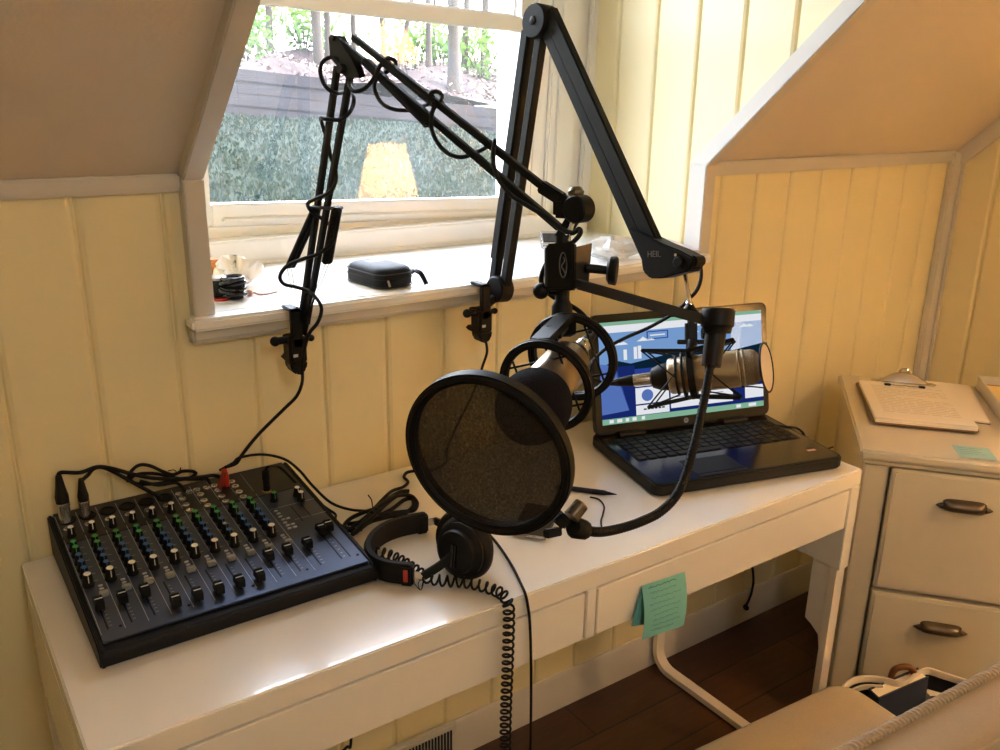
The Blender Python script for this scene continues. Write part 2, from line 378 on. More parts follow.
mb = MB(); mb.box((.284, -.024, 1.062), (1.444, .007, 1.084), .004, 3); mb.box((.284, -.016, 1.057), (1.444, .007, 1.063), .002); trim(mb)
# heat register on the baseboard
vt = thing('wall_vent', 'white slatted heat register on the baseboard below the desk', 'vent', (.665, -.004, 0))
mb = MB(); mb.box((.552, -.020, .012), (.778, -.0045, .112), .003); mb.build('cover_plate', 'trim', vt)
for i in range(24):
    mb = MB(); x = .575+i*.008; mb.box((x, -.0225, .03), (x+.0035, -.0195, .098)); mb.build('slot', 'blk2', vt)
# ------------------------------------------------------------------ desk
DK = thing('desk', 'long white lacquered desk with two flat drawers along the yellow wall', 'desk', (.71, -.25, 0))
H = .75
mb = MB(); mb.box((0, -.5, .7155), (1.42, -.003, H), .0025); mb.build('desk_top', 'desk', DK)
for x0, x1 in ((0, .029), (1.391, 1.42)):
    mb = MB(); mb.prism([(-.5, .531), (-.003, .531), (-.003, .7155), (-.5, .7155)], V((x0, 0, 0)), Y, Z, X, x1-x0, .0015); mb.build('side_panel', 'desk', DK)
mb = MB(); mb.box((.713, -.5, .627), (.733, -.03, .7155), .0015); mb.build('divider', 'desk', DK)
mb = MB(); mb.box((.029, -.02, .60), (1.391, -.004, .7155)); mb.box((.029, -.47, .622), (1.391, -.02, .630)); mb.build('back_panel', 'desk', DK)
for x0, x1 in ((.031, .711), (.735, 1.389)):
    mb = MB(); mb.box((x0+.0015, -.499, .628), (x1-.0015, -.48, .7112), .0012); mb.box((x0+.01, -.48, .634), (x1-.01, -.06, .70)); mb.build('drawer', 'desk', DK)
for x in (.0145, 1.4055):                                     # bent steel end frames: rear post, runner on the floor, front post
    q = []
    for (cy, cz, a0) in ((-.482, .068, PI), (-.028, .068, 1.5*PI)):
        q += [V((x, cy+.045*math.cos(a0+k*PI/12)*(1 if 1 else 1), cz+.045*math.sin(a0+k*PI/12)+-.011)) for k in range(7)]
    pts = [V((x, -.487, .531))]+[V((x, -.487, .07))]
    pts = [V((x, -.487, .531)), V((x, -.487, .06))]
    for k in range(1, 8): a = PI+k*PI/16; pts.append(V((x, -.437+.05*math.cos(a), .061+.05*math.sin(a))))
    pts.append(V((x, -.437, .011))); pts.append(V((x, -.066, .011)))
    for k in range(1, 8): a = 1.5*PI+k*PI/16; pts.append(V((x, -.066+.05*math.cos(a), .061+.05*math.sin(a))))
    pts.append(V((x, -.016, .061))); pts.append(V((x, -.016, .531)))
    mb = MB(); prev = None
    for i, p in enumerate(pts):
        t = (pts[min(i+1, len(pts)-1)]-pts[max(i-1, 0)]).normalized(); nn = t.cross(X).normalized()
        rg = [mb.bm.verts.new(p+X*(sx*.0135)+nn*(sy*.0075)) for sx, sy in ((-1, -1), (1, -1), (1, 1), (-1, 1))]
        if prev:
            for k in range(4): mb.f([prev[k], prev[(k+1) % 4], rg[(k+1) % 4], rg[k]])
        else: mb.f(rg[::-1])
        prev = rg
    mb.f(prev); fr = mb.build('leg_frame', 'deskmetal', DK, angle=30)
    xi = x-.0145 if x > 1 else x+.0025
    mb = MB(); pr = [(-.480, .531), (-.434, .531), (-.434, .385)]+[(-.449+.0, .378)]+[(-.480+.012*(1-k/6), .372-.06*k/6) for k in range(1, 7)]+[(-.480, .30)]
    mb.prism(pr, V((x-.009, 0, 0)), Y, Z, X, .018, .001); mb.build('bracket', 'desk', fr)
# ------------------------------------------------------------------ mixing desk
MX = thing('audio_mixer', 'dark mixing console with rows of knobs and faders at the desk\'s left end', 'mixer', (.2375, -.175, .75))
F0 = V((.045, -.343, .78)); FV = V((0, .339, .036)).normalized(); FN = V((0, -.036, .339)).normalized()
F = lambda u, v, h=0: F0+X*u+FV*v+FN*h
mb = MB()
mb.prism([(-.345, .7515), (-.008, .7515), (-.004, .76), (-.004, .8135), (-.335, .7785), (-.348, .774), (-.3525, .766), (-.3505, .755)], V((.047, 0, 0)), Y, Z, X, .381, .0015)
mb.build('case', 'case', MX)
for x0 in (.0445, .4225):
    mb = MB(); mb.prism([(-.346, .7512), (-.002, .7512), (-.002, .8175), (-.335, .7815), (-.349, .776), (-.3532, .766), (-.351, .754)], V((x0, 0, 0)), Y, Z, X, .008, .002); mb.build('side_cheek', 'case', MX)
mb = MB()
mb.obox(F(.1925, .1285, -.0005), X, FV, FN, (.369, .245, .003), .0008)
mb.mi = 1; mb.obox(F(.1925, .298, -.0003), X, FV, FN, (.369, .092, .003), .0008)
mb.mi = 2
def strip(u0, v0, u1, v1, w=.0007, h=.0012):
    a, b = F(u0, v0, h), F(u1, v1, h); d = (b-a).normalized(); s_ = FN.cross(d)*w/2
    mb.poly([a-s_, b-s_, b+s_, a+s_])
for k in range(11): strip(.0095+.029*k, .022, .0095+.029*k, .262); strip(.0095+.029*k, .272, .0095+.029*k, .335)
for k in range(10):
    for j in range(7): strip(.022+.029*k, .036+.008*j, .0255+.029*k, .036+.008*j, .0006)
    for j in range(6): strip(.024+.029*k, .232-.018*j, .031+.029*k, .232-.018*j, .0007)
for j in range(9): strip(.316, .034+.008*j, .320, .034+.008*j); strip(.3495, .034+.01*j, .353, .034+.01*j)
strip(.302, .205, .378, .205); strip(.325, .16, .378, .16)
mb.mi = 3
slots = [(.019+.029*k, .029, .096) for k in range(10)]+[(.312, .029, .096), (.345, .029, .125), (.3585, .028, .125)]
for u, v0, v1 in slots: strip(u, v0, u, v1, .0022, .0014)
for u, v in ((.034, .029), (.121, .029), (.209, .029), (.29, .029), (.37, .028), (.3687, .136)):
    mb.lathe(F(u, v, .0008), FN, [(0, .0022), (.0008, .0022)], 10)
strip(.335, .15, .335, .20, .0016, .0014); strip(.352, .158, .352, .20, .0016, .0014)
mb.build('faceplate', ['plate', 'plated', 'ink', 'blk2'], MX)
def proto(fn, mats, name):                                    # a control built once, in the slope of the faceplate
    mb = MB(); fn(mb); o = mb.build(name, mats); me = o.data; bpy.data.objects.remove(o); return me
def put(me, name, par, p):
    o = bpy.data.objects.new(name, me); C.objects.link(o); o.parent = par; o.location = p-OFF[par.name]; return o
O0 = V((0, 0, 0))
def knob_fn(h, r, rt):
    def fn(mb):
        mb.lathe(O0, FN, [(0, r*1.15), (.002, r*1.15), (.0025, r), (h-.001, rt), (h-.0002, rt*.9)], 14)
        mb.mi = 1; mb.lathe(FN*(h-.0002), FN, [(0, rt*.88), (.0007, rt*.8)], 12)
        mb.bar(FN*(h*.4)-FV*(r*.95), FN*(h)-FV*(rt*.9), .001, .0006, X)
    return fn
K = {c: proto(knob_fn(.0160, .0060, .0048), ['blk2', c], 'knob') for c in ('green', 'blue', 'white')}
K['pan'] = proto(knob_fn(.019, .0070, .0056), ['blk2', 'white'], 'knob')
for k in range(10):
    u = .0172+.029*k
    if k < 6: put(K['white'], 'gain_knob', MX, F(u+.004, .270, .001))
    for v, c in ((.2305, 'green'), (.2145, 'green'), (.193, 'blue'), (.176, 'blue'), (.158, 'blue'), (.136, 'pan')):
        put(K[c], 'knob', MX, F(u, v, .001))
for u, v, c in ((.357, .2265, 'white'), (.357, .2105, 'white'), (.318, .2285, 'green')): put(K[c], 'knob', MX, F(u, v, .001))
def fader_fn(mb):
    mb.obox(FN*.004, X, FV, FN, (.003, .005, .008)); 
    mb.prism([(-.0105, 0), (.0105, 0), (.009, .011), (.004, .0135), (.002, .0115), (-.002, .0115), (-.004, .0135), (-.009, .011)], FN*.004-X*.0056, FV, FN, X, .0112, .0006)
    mb.mi = 1; mb.obox(FN*.0158, X, FV, FN, (.0100, .0012, .0008))
FD = proto(fader_fn, ['blk2', 'white'], 'fader_cap')
fv = [.078, .077, .077, .036, .036, .036, .037, .037, .078, .078, .080, .105, .108]
for (u, a, b_), v in zip(slots, fv): put(FD, 'fader_cap', MX, F(u, v, .001))
BT = proto(lambda mb: (mb.obox(FN*.003, X, FV, FN, (.0115, .0095, .006), .0008), mb.obox(FN*.0066-FV*.002, X, FV, FN, (.0095, .005, .002), .0004)), ['btn'], 'mute_button')
SB = proto(lambda mb: mb.obox(FN*.0012, X, FV, FN, (.006, .0032, .0024), .0005), ['ink'], 'small_button')
for k in range(10):
    put(BT, 'mute_button', MX, F(.0305+.029*k, .1035, .001))
    for v in (.118, .126): put(SB, 'small_button', MX, F(.0305+.029*k, v, .001))
for j, v in enumerate((.197, .1875, .178, .168, .158, .149, .14)): put(SB, 'level_light', MX, F(.3085+.001*(j % 2), v, .0005)); 
for v in (.168, .149, .14): put(SB, 'level_light', MX, F(.3175, v, .0005))
JK = proto(lambda mb: (mb.lathe(O0, FN, [(0, .0062), (.002, .0058), (.0024, .0045), (.0024, .0032), (.0005, .0030)], 16)), ['silver'], 'jack_socket')
XS = proto(lambda mb: (mb.lathe(O0, FN, [(0, .0125), (.0015, .0125), (.002, .0115), (.002, .0100), (.0008, .0098)], 24)), ['blk2'], 'xlr_socket')
for k in range(6):
    put(JK, 'jack_socket', MX, F(.0195+.029*k, .2895, .001)); put(XS, 'xlr_socket', MX, F(.0235+.029*k, .316, .001))
for k in range(4):
    for dx, v in ((.0, .3155), (.0005, .2985), (.0, .2785), (.0005, .2605)):
        put(JK, 'jack_socket', MX, F(.1905+.029*k+dx, v, .001)); 
    if k < 2: put(JK, 'jack_socket', MX, F(.2065+.029*k, .3155, .001))
put(JK, 'phones_socket', MX, F(.318, .2585, .001))
# ------------------------------------------------------------------ cables plugged into the mixer
cab_pts = lambda L, **k: [A(x, y, **k) for x, y in L]
def xlr_plug(b, d, s, par):
    mb = MB(); mb.lathe(b, d, [(0, .0088*s), (.024*s, .0092*s), (.026*s, .0100*s), (.030*s, .0100*s), (.031*s, .009*s)], 20); pl = mb.build('plug_shell', 'silver', par)
    mb = MB(); mb.lathe(b+d*.029*s, d, [(0, .0094*s), (.012*s, .0098*s), (.026*s, .0072*s), (.043*s, .0048*s), (.046*s, .004*s)], 18); mb.build('boot', 'rub', par)
    return b+d*.07*s
b1, b2 = F(.021, .314, .002), F(.050, .316, .002)
t1 = thing('microphone_cable', 'black cable with fat plug in the leftmost socket of the mixer', 'cable', b1)
e1 = xlr_plug(b1, V((0, .05, 1)).normalized(), 1.0, t1)
mb = MB(); mb.tube(spline([e1, e1+V((.004, .006, .006))]+cab_pts([(80, 472.5), (97, 467), (112, 468.5), (132, 474), (152, 478), (175, 479), (200, 477), (214, 475.5), (221, 479), (226, 492)], y=-.03)), .0031, 8); mb.build('cord', 'rub', t1)
t2 = thing('microphone_cable', 'black cable with slim silver-ringed plug, second socket from the left on the mixer', 'cable', b2)
e2 = xlr_plug(b2, V((.01, .05, 1)).normalized(), .82, t2)
mb = MB(); mb.tube(spline([e2]+cab_pts([(88, 475), (94, 468.5), (103, 467.5), (116, 473), (132, 482), (146, 489.5), (157, 495.5), (164, 501)], y=-.025)), .0031, 8); mb.build('cord', 'rub', t2)
t3 = thing('patch_cable', 'black jack leads tied in a loose knot of loops behind the mixer', 'cable', A(160, 480, y=-.02))
lp = spline(cab_pts([(128, 481), (129, 473), (138, 466.5), (150, 466), (163, 471), (174, 475), (184, 471.5), (192, 470.5), (196, 474), (190, 478.5), (172, 480), (152, 484), (138, 484.5), (130, 479), (136, 474.5), (156, 474.5), (178, 478), (200, 478.5), (208, 480), (211, 487), (212, 497)], y=-.018))
mb = MB(); mb.tube([p+V((0, -.004*math.sin(i*.25), 0)) for i, p in enumerate(lp)], .0028, 8); mb.build('cord', 'rub', t3)
mb = MB(); mb.tube(spline(cab_pts([(140, 481), (158, 485), (172, 483), (178, 483.5), (184, 489), (188, 496)], y=-.022)), .0028, 8); mb.build('cord', 'rub', t3)
mb = MB(); mb.tube(spline(cab_pts([(168, 471), (174, 470), (178, 473), (181, 467.5), (180, 471)], y=-.027), 4), .0008, 5); mb.build('wire_tie', 'rub', t3)
rp = F(.266, .3065, .003)
t4 = thing('phono_lead', 'black lead with red plug running from the mixer up to the left clamp', 'cable', rp)
dr = V((-.10, -.12, 1)).normalized()
mb = MB(); mb.lathe(rp, dr, [(0, .0055), (.012, .0062), (.02, .006), (.03, .0045), (.032, .0042)], 16); mb.build('plug', 'red', t4)
rq = rp+dr*.032+V((.003, 0, .003))
rp2 = F(.2545, .3065, .003)
mb = MB(); mb.lathe(rp2, (A(226, 468, y=-.045)-rp2).normalized(), [(0, .005), (.012, .0055), (.03, .004)], 14); mb.build('plug', mat('dark_red_plastic', '#7E2A20', .4), t4)
mb = MB(); mb.tube(spline([rq]+cab_pts([(236, 463.5), (242, 455)], y=-.03)+[A(258, 435, y=-.02), A(283, 410, y=-.018), A(296, 397, y=-.02), A(301.5, 385, y=-.028), A(302.5, 375, y=-.052), A(301.5, 370, y=-.066)]), .0029, 8); mb.build('cord', 'rub', t4)
mb = MB(); mb.tube(spline([rp2+V((.002, -.001, .03))]+cab_pts([(233, 463), (240, 457.5)], y=-.035)+[A(262, 454.5, y=-.03), A(284, 459, y=-.03), A(299, 470, y=-.04), A(312, 485, y=-.055), A(330, 502, z=.760), A(350, 509.5, z=.757), A(372, 511, z=.757)]), .0024, 8); mb.build('cord', 'rub', t4)
hp_ = F(.318, .2605, .003)
t5 = thing('phones_lead', 'black jack lead in the top right corner of the mixer, curling down to desk', 'cable', hp_)
mb = MB(); mb.lathe(hp_, Z, [(0, .0058), (.02, .0058), (.022, .0066), (.036, .0062), (.038, .003)], 16); mb.build('plug', 'rub', t5)
mb = MB(); mb.lathe(hp_-Z*.004, Z, [(0, .0072), (.004, .0072), (.005, .0062)], 16); mb.build('plug_collar', 'brass', t5)
mb = MB(); mb.tube(spline([hp_+Z*.037, hp_+V((.006, 0, .042))]+[A(280, 467.5, y=-.05), A(300, 487, y=-.085), A(314, 499, y=-.10), A(328, 509, z=.764), A(335.5, 514.5, z=.7545), A(336, 521, z=.7545), A(345, 527, z=.7545), A(362, 530, z=.7545)]), .0023, 8); mb.build('cord', 'rub', t5)
# ------------------------------------------------------------------ bundled cable on the desk
cb = thing('cable_bundle', 'bundle of black cable with a twist tie lying on the desk behind the headphones', 'cable', A(385, 505, z=.752))
zz = lambda L: [A(x, y, z=z) for x, y, z in L]
for i, L in enumerate([
    [(414, 471, .7545), (407, 472.5, .755), (404, 477, .755), (408, 482, .756), (403, 487, .758), (392, 491, .760), (382, 500, .764), (372, 511, .766), (362, 520, .763), (350, 529, .757), (341, 536, .7545)],
    [(409, 491, .758), (400, 492, .760), (388, 499, .763), (377, 510, .768), (366, 520, .765), (356, 530, .757)],
    [(408, 494, .755), (398, 495, .758), (385, 505, .762), (375, 515, .770), (362, 526, .764), (352, 535, .756)],
    [(372, 513, .771), (384, 502, .772), (398, 495.5, .766), (411, 496, .760), (417, 503, .7565), (414, 510, .755), (404, 511.5, .755), (390, 513, .759), (374, 516, .763), (360, 522, .761), (348, 524, .757)],
    [(376, 517, .757), (392, 509, .756), (404, 500, .756), (412, 499, .756), (413, 506, .7555), (405, 513, .755), (388, 517, .756), (370, 522, .757), (355, 533, .755)],
    [(385, 500, .756), (376, 508, .757), (362, 513, .757), (350, 519, .756), (344, 527, .7545), (352, 531, .755)]]):
    mb = MB(); mb.tube(spline(zz(L)), .0036 if i else .003, 8); mb.build('strand', 'rub', cb)
mb = MB(); mb.tube(spline(zz([(368, 495, .79), (371.5, 500, .784), (373, 508, .778), (377, 513, .778), (381, 517, .772), (376, 519, .765), (370, 514, .760), (374, 507, .772), (379, 509, .780)]), 5), .0011, 6); mb.build('twist_tie', 'rub', cb)
# ------------------------------------------------------------------ headphones
HP = thing('headphones', 'black studio headphones with red tag lying on the desk right of the mixer', 'headphones', A(400, 560, z=.75))
hb = [A(x, y, z=.7525) for x, y in ((424, 531), (402, 535.5), (385, 542), (373, 552), (368.5, 563), (373, 573.5), (387, 580.5), (410, 583.5))]
cv = spline(hb, 8)
def band(cv, t, h, z0=.0, nm='headband', m='rub', par=HP):
    mb = MB(); prev = None
    for i, p in enumerate(cv):
        d = (cv[min(i+1, len(cv)-1)]-cv[max(0, i-1)]); d.z = 0; d.normalize(); nn = d.cross(Z)
        q = [mb.bm.verts.new(p+nn*(a*t/2)+Z*(z0+b)) for a, b in ((-.6, 0), (.6, 0), (1, h*.15), (1, h*.85), (.6, h), (-.6, h), (-1, h*.85), (-1, h*.15))]
        if prev:
            for k in range(8): mb.f([prev[k], prev[(k+1) % 8], q[(k+1) % 8], q[k]])
        else: mb.f(q)
        prev = q
    mb.f(prev[::-1]); return mb.build(nm, m, par)
band(cv, .013, .034)
for e, d in ((cv[0], cv[0]-cv[2]), (cv[-1], cv[-1]-cv[-3])):
    d = V((d.x, d.y, 0)).normalized()
    mb = MB(); mb.obox(e-d*.004+Z*.0155, d, d.cross(Z), Z, (.020, .0155, .0345), .003); mb.build('band_end', 'blk2', HP)
    mb = MB(); mb.obox(e+d*.012+Z*.0145, d, d.cross(Z), Z, (.022, .0016, .013), .0004); mb.build('slider', 'silver', HP)
dl = (cv[-1]-cv[-3]); dl = V((dl.x, dl.y, 0)).normalized(); nl = dl.cross(Z)
if nl.dot(CAM-cv[-1]) < 0: nl = -nl
mb = MB(); mb.obox(cv[-1]-dl*.0045+Z*.0165+nl*.0080, dl, nl, Z, (.0065, .0014, .020), .0003); mb.build('red_tag', 'red', HP)
# ear cups: two ovals facing each other, the front one shows its outer shell
cn = RR*(-.50)-_f*.80; cn = V((cn.x, cn.y, .10)).normalized()
cc = A(459, 578, z=.7535); cc = cc+Z*.046-cn*.004
def cup(c, n, outer):
    up = (Z-n*n.dot(Z)).normalized(); sx = up.cross(n)
    def oval(mb, prof, sx_=.97):
        x, y, _ = sx, up, n; rings = []
        for t, r in prof: rings.append([mb.bm.verts.new(c+n*t+(x*math.cos(a)*sx_+y*math.sin(a))*r) for a in [2*PI*i/40 for i in range(40)]])
        for p, q in zip(rings, rings[1:]):
            for i in range(40): mb.f([p[i], p[(i+1) % 40], q[(i+1) % 40], q[i]])
        mb.f(rings[0][::-1]); mb.f(rings[-1])
    mb = MB(); oval(mb, [(0, .028), (-.002, .043), (-.008, .0485), (-.016, .0495), (-.022, .046), (-.024, .030)]); mb.build('ear_pad', 'rub', HP)
    mb = MB(); oval(mb, [(-.004, .042), (.004, .043), (.007, .039), (.009, .034), (.015, .032), (.018, .027)]); sh = mb.build('ear_shell', 'blk2', HP)
    mb = MB(); mb.obox(c+n*.017-up*.004, sx, up, n, (.013, .040, .006), .002); mb.obox(c+n*.0205-up*.004, sx, up, n, (.004, .036, .002), .0007); mb.build('hinge_plate', 'lapg', sh)
    return c+n*.012
o1 = cup(cc, cn, True)
c2 = cc-cn*.046-RR*.016+Z*.004
o2 = cup(c2, -cn, False)
for e, d, o_ in ((cv[-1], dl, o1), (cv[0], None, o2)):
    if d is None: d = V(((cv[0]-cv[2]).x, (cv[0]-cv[2]).y, 0)).normalized()
    a = e+d*.02+Z*.0145
    q = spline([a, a.lerp(o_, .5)+V((.0, -.003, .0)), o_], 6)
    mb = MB()
    for i in range(len(q)-1): mb.bar(q[i], q[i+1]+(q[i+1]-q[i])*.2, .004, .013, frame((q[i+1]-q[i]))[0].cross(V((0, 0, 1))) if 0 else None)
    mb.build('yoke', 'blk2', HP)
for dx in (0, 3):
    mb = MB(); mb.tube(spline([A(411+dx*4, 577, z=.762), A(415+dx, 584, z=.757), A(421, 590, z=.7535), A(424-dx*.3, 580, z=.760)], 5), .0007, 5); mb.build('signal_wire', 'rub', HP)
cp = [A(376, 551, z=.762), A(392, 556, z=.762), A(405, 563, z=.762), A(417, 571, z=.762), A(428, 578, z=.762), A(445, 581, z=.762), A(462, 582, z=.762), A(478, 585, z=.762), A(494, 590, z=.762), A(503, 595, z=.764)]
fy = -.514
cp += [A(508, 603, y=fy), A(509, 618, y=fy), A(508.5, 640, y=fy), A(507.5, 670, y=fy), A(506, 710, y=fy), A(505, 760, y=fy), A(504, 800, y=fy)]
mb = MB(); coil(spline(cp, 10), .0076, 50, .0019, mb, 6, 12); mb.build('coiled_cord', 'rub', HP)
tc_ = spline([A(488, 533, z=.7545), A(499, 546, z=.7545), A(512, 566, z=.7545), A(520, 582, z=.7545), A(525, 593, z=.7548), A(528, 606, y=-.5035), A(530, 625, y=-.5035), A(531, 660, y=-.505), A(531, 710, y=-.505), A(530, 770, y=-.505)], 8)
mb = MB(); mb.tube(tc_, .0022, 8)
single('audio_cable', mb, 'rub', 'thin straight black cord dropping over the desk edge beside a coiled one', 'cord', A(525, 593, z=.7535))
# ------------------------------------------------------------------ small things on the desk
ph = thing('smartphone', 'dark smartphone with silver edge lying on the desk below the round filter', 'phone', A(535, 535, z=.75), 0)
pc, pa = A(547, 541.5, z=.752), A(519, 537.5, z=.752); px_ = (pc-pa).normalized(); py_ = Z.cross(px_)
w_ = .062; cpt = pc-px_*w_/2+py_*.0565
mb = MB(); mb.obox(cpt+Z*.0040, px_, py_, Z, (w_, .113, .0066), .003, 3); mb.build('body', 'silver', ph)
mb = MB(); mb.obox(cpt+Z*.0077, px_, py_, Z, (w_-.003, .110, .001), .0004); mb.build('screen', 'glassy', ph)
pn = thing('pen', 'dark blue pen lying on the desk beside the round filter', 'pen', A(590, 492, z=.75))
p0, p1 = A(556, 486.5, z=.7555), A(617, 494.5, z=.7555); d = (p1-p0).normalized(); L_ = (p1-p0).length
mb = MB(); mb.lathe(p0, d, [(0, .003), (.002, .0046), (L_-.045, .0048)], 16); mb.build('barrel', 'navy', pn)
mb = MB(); mb.lathe(p0+d*(L_-.045), d, [(0, .005), (.02, .0049), (.024, .0045)], 16); mb.build('grip', 'blk2', pn)
mb = MB(); mb.lathe(p0+d*(L_-.021), d, [(0, .0042), (.016, .0015), (.021, .0005)], 14); mb.build('tip', 'blk2', pn)
mb = MB(); mb.tube(spline([A(590, 497, z=.7525), A(599, 499.5, z=.7525), A(604, 506, z=.7525), A(603, 514, z=.7525), A(601, 522, z=.7525), A(603, 532, z=.7525)], 8), .0015, 6)
single('wire', mb, 'rub', 'short thin black wire curling on desk below the pen', 'wire', A(602, 515, z=.751))
# sticky notes on the drawer front
sn = thing('sticky_note', 'teal handwritten sticky note hanging on the front of right desk drawer', 'note', A(662, 605, y=-.501))
q = [A(641.5, 586, y=-.5012), A(685, 571.5, y=-.5012), A(683.5, 625.5, y=-.524), A(642, 640, y=-.524)]
def note(mb, q, off=0, bow=.006):
    mb.grid(6, 8, lambda a, b: (q[0].lerp(q[1], a)).lerp(q[3].lerp(q[2], a), b)+V((0, -off-bow*math.sin(PI*b), 0)))
mb = MB(); note(mb, q); mb.build('top_sheet', 'teal', sn)
mb = MB()
rnd = random.Random(3)
for j in range(9):
    b0 = .07+.1*j; x0 = .12+rnd.random()*.1; x1 = .88-rnd.random()*.2
    pts = []
    for k in range(24):
        a = x0+(x1-x0)*k/23; bb = b0+.018*math.sin(k*2.3+j)*(1 if k % 5 else -.5)
        pts.append(q[0].lerp(q[1], a).lerp(q[3].lerp(q[2], a), bb)+V((0, -.0004-.006*math.sin(PI*bb), 0)))
    mb.tube(pts, .0004 if j else .0008, 4)
mb.build('handwriting', 'teald', sn)
q2 = [q[0]+V((.0, -.0, -.004)), q[1]+V((0, 0, -.004)), q[2]+V((-.006, .016, .004)), q[3]+V((-.010, .016, .02))]
mb = MB(); note(mb, q2, -.0004, .0); mb.build('under_sheet', 'teal', sn)
# ------------------------------------------------------------------ laptop (own axes: x along its front edge, y to the hinge)
LA = math.radians(-14.4); LO = V((.976, -.374, .75))
LT = thing('laptop', 'open black laptop with a lit web page at the right end of the desk', 'laptop', LO, LA, world=False)
def rrect(x0, y0, x1, y1, r, n=5):
    o = []
    for cx, cy, a in ((x1-r, y0+r, -PI/2), (x1-r, y1-r, 0), (x0+r, y1-r, PI/2), (x0+r, y0+r, PI)):
        o += [(cx+r*math.cos(a+PI/2*k/n), cy+r*math.sin(a+PI/2*k/n)) for k in range(n+1)]
    return o
LW, LD = .426, .270
mb = MB(); mb.prism(rrect(0, 0, LW, LD, .02), V((0, 0, .003)), X, Y, Z, .023, .004, 3)
mb.prism(rrect(.02, .02, LW-.02, LD-.02, .01), V((0, 0, .0005)), X, Y, Z, .004); mb.build('base', 'lapm', LT)
mb = MB(); mb.prism(rrect(.006, .006, LW-.006, .243, .016), V((0, 0, .0258)), X, Y, Z, .0008, .0003)
mb.build('palm_rest', 'lapg', LT)
mb = MB(); mb.prism(rrect(.024, .108, .404, .222, .004), V((0, 0, .0264)), X, Y, Z, .0006); mb.build('keyboard_tray', 'lapm', LT)
km = MB(); km.prism(rrect(0, 0, .0182, .0150, .002, 2), V((0, 0, 0)), X, Y, Z, .0022, .0006, 1); ko = km.build('key', 'key'); kme = ko.data; bpy.data.objects.remove(ko)
kw_ = MB(); kw_.prism(rrect(0, 0, .0975, .0145, .002, 2), V((0, 0, 0)), X, Y, Z, .0022, .0006, 1); ko = kw_.build('key', 'key'); kme2 = ko.data; bpy.data.objects.remove(ko)
for r_ in range(6):
    for c_ in range(17):
        if r_ == 0 and 4 <= c_ <= 8:
            if c_ == 4: m_ = kme2
            else: continue
        else: m_ = kme
        o = bpy.data.objects.new('key', m_); C.objects.link(o); o.parent = LT; o.location = (.028+c_*.0220+(.003*r_ if c_ < 13 and 0 < r_ < 5 and False else 0), .111+r_*.0184, .0270)
mb = MB(); mb.prism(rrect(.10, .022, .205, .085, .003), V((0, 0, .0265)), X, Y, Z, .0006, .0002); mb.box((.10, .008, .0265), (.205, .019, .0275), .0004); mb.build('touchpad', 'lapm', LT)
mb = MB(); mb.box((.372, .045, .0264), (.392, .053, .0270)); mb.build('sticker', mat('copper_sticker', '#C48E6E', .4), LT)
mb = MB(); mb.box((.012, .225, .0264), (.022, .2285, .0271)); mb.build('power_button', 'silver', LT)
TL = math.radians(12.5); LU = V((0, math.sin(TL), math.cos(TL))); LN = V((0, -math.cos(TL), math.sin(TL))); LH = V((0, .240, .030)); LHh = .247
mb = MB(); mb.prism(rrect(0, 0, LW, LHh, .014), LH-LN*.016, X, LU, LN, .014, .003, 3); LD_ = mb.build('lid', 'lapg', LT)
for x0 in (.05, .30):
    mb = MB(); mb.cyl(LH+V((x0, -.004, -.002)), LH+V((x0+.06, -.004, -.002)), .0065); mb.build('hinge', 'lapm', LT)
S0 = LH-LN*.0014; SX0, SX1, SY0, SY1 = .016, .410, .021, .231
em = {k: emitter('screen_'+k, c, s) for k, c, s in (('sky', '#7FA8DE', .8), ('white', '#F2F4FA', .85), ('navy', '#1B2E7A', .7), ('hill', '#123047', .5), ('panel', '#5F7FCB', .75), ('bar', '#8FC4A4', .75), ('line', '#2E49A8', .7), ('grey', '#8E9ABB', .7))}
ek = list(em)
mb = MB()
def sq(x0, y0, x1, y1, k, dz=0):
    mb.mi = ek.index(k); g = lambda a, b: S0+X*(SX0+(SX1-SX0)*a)+LU*(SY0+(SY1-SY0)*b)+LN*(.0001+dz*.00012)
    mb.poly([g(x0, y0), g(x1, y0), g(x1, y1), g(x0, y1)])
def pg(pts, k, dz):
    mb.mi = ek.index(k); mb.poly([S0+X*(SX0+(SX1-SX0)*a)+LU*(SY0+(SY1-SY0)*b)+LN*(.0001+dz*.00012) for a, b in pts])
sq(0, 0, 1, 1, 'navy'); sq(0, .965, 1, 1, 'bar', 1); sq(0, .895, 1, .965, 'white', 1); sq(0, .58, 1, .895, 'sky', 1); sq(.80, .58, 1, .895, 'white', 1)
pg([(0, .55), (.08, .63), (.18, .58), (.34, .62), (.50, .67), (.66, .66), (.8, .61), (1, .66), (1, .50), (0, .50)], 'hill', 2)
pg([(.0, .0), (.0, .60), (.09, .57), (.16, .12), (0, .10)], 'panel', 3); pg([(.17, .05), (.08, .56), (.20, .56), (.20, .05)], 'navy', 3)
sq(.0, .42, 1, .52, 'line', 2.5); sq(.20, .345, .40, .40, 'white', 4); sq(.20, .17, .40, .33, 'white', 4); sq(.20, .06, .40, .155, 'white', 4)
sq(.41, .09, .80, .345, 'white', 4); sq(.80, 0, .88, .34, 'navy', 4); sq(.88, .10, 1, .23, 'white', 4); sq(.0, 0, 1, .055, 'bar', 5)
for x, w in ((.04, .025), (.085, .03), (.135, .02), (.175, .025), (.23, .02), (.82, .03), (.9, .05)): sq(x, .012, x+w, .045, 'white', 6)
pg([(.27+.035*math.cos(k*PI/8), .25+.06*math.sin(k*PI/8)) for k in range(16)], 'panel', 5)
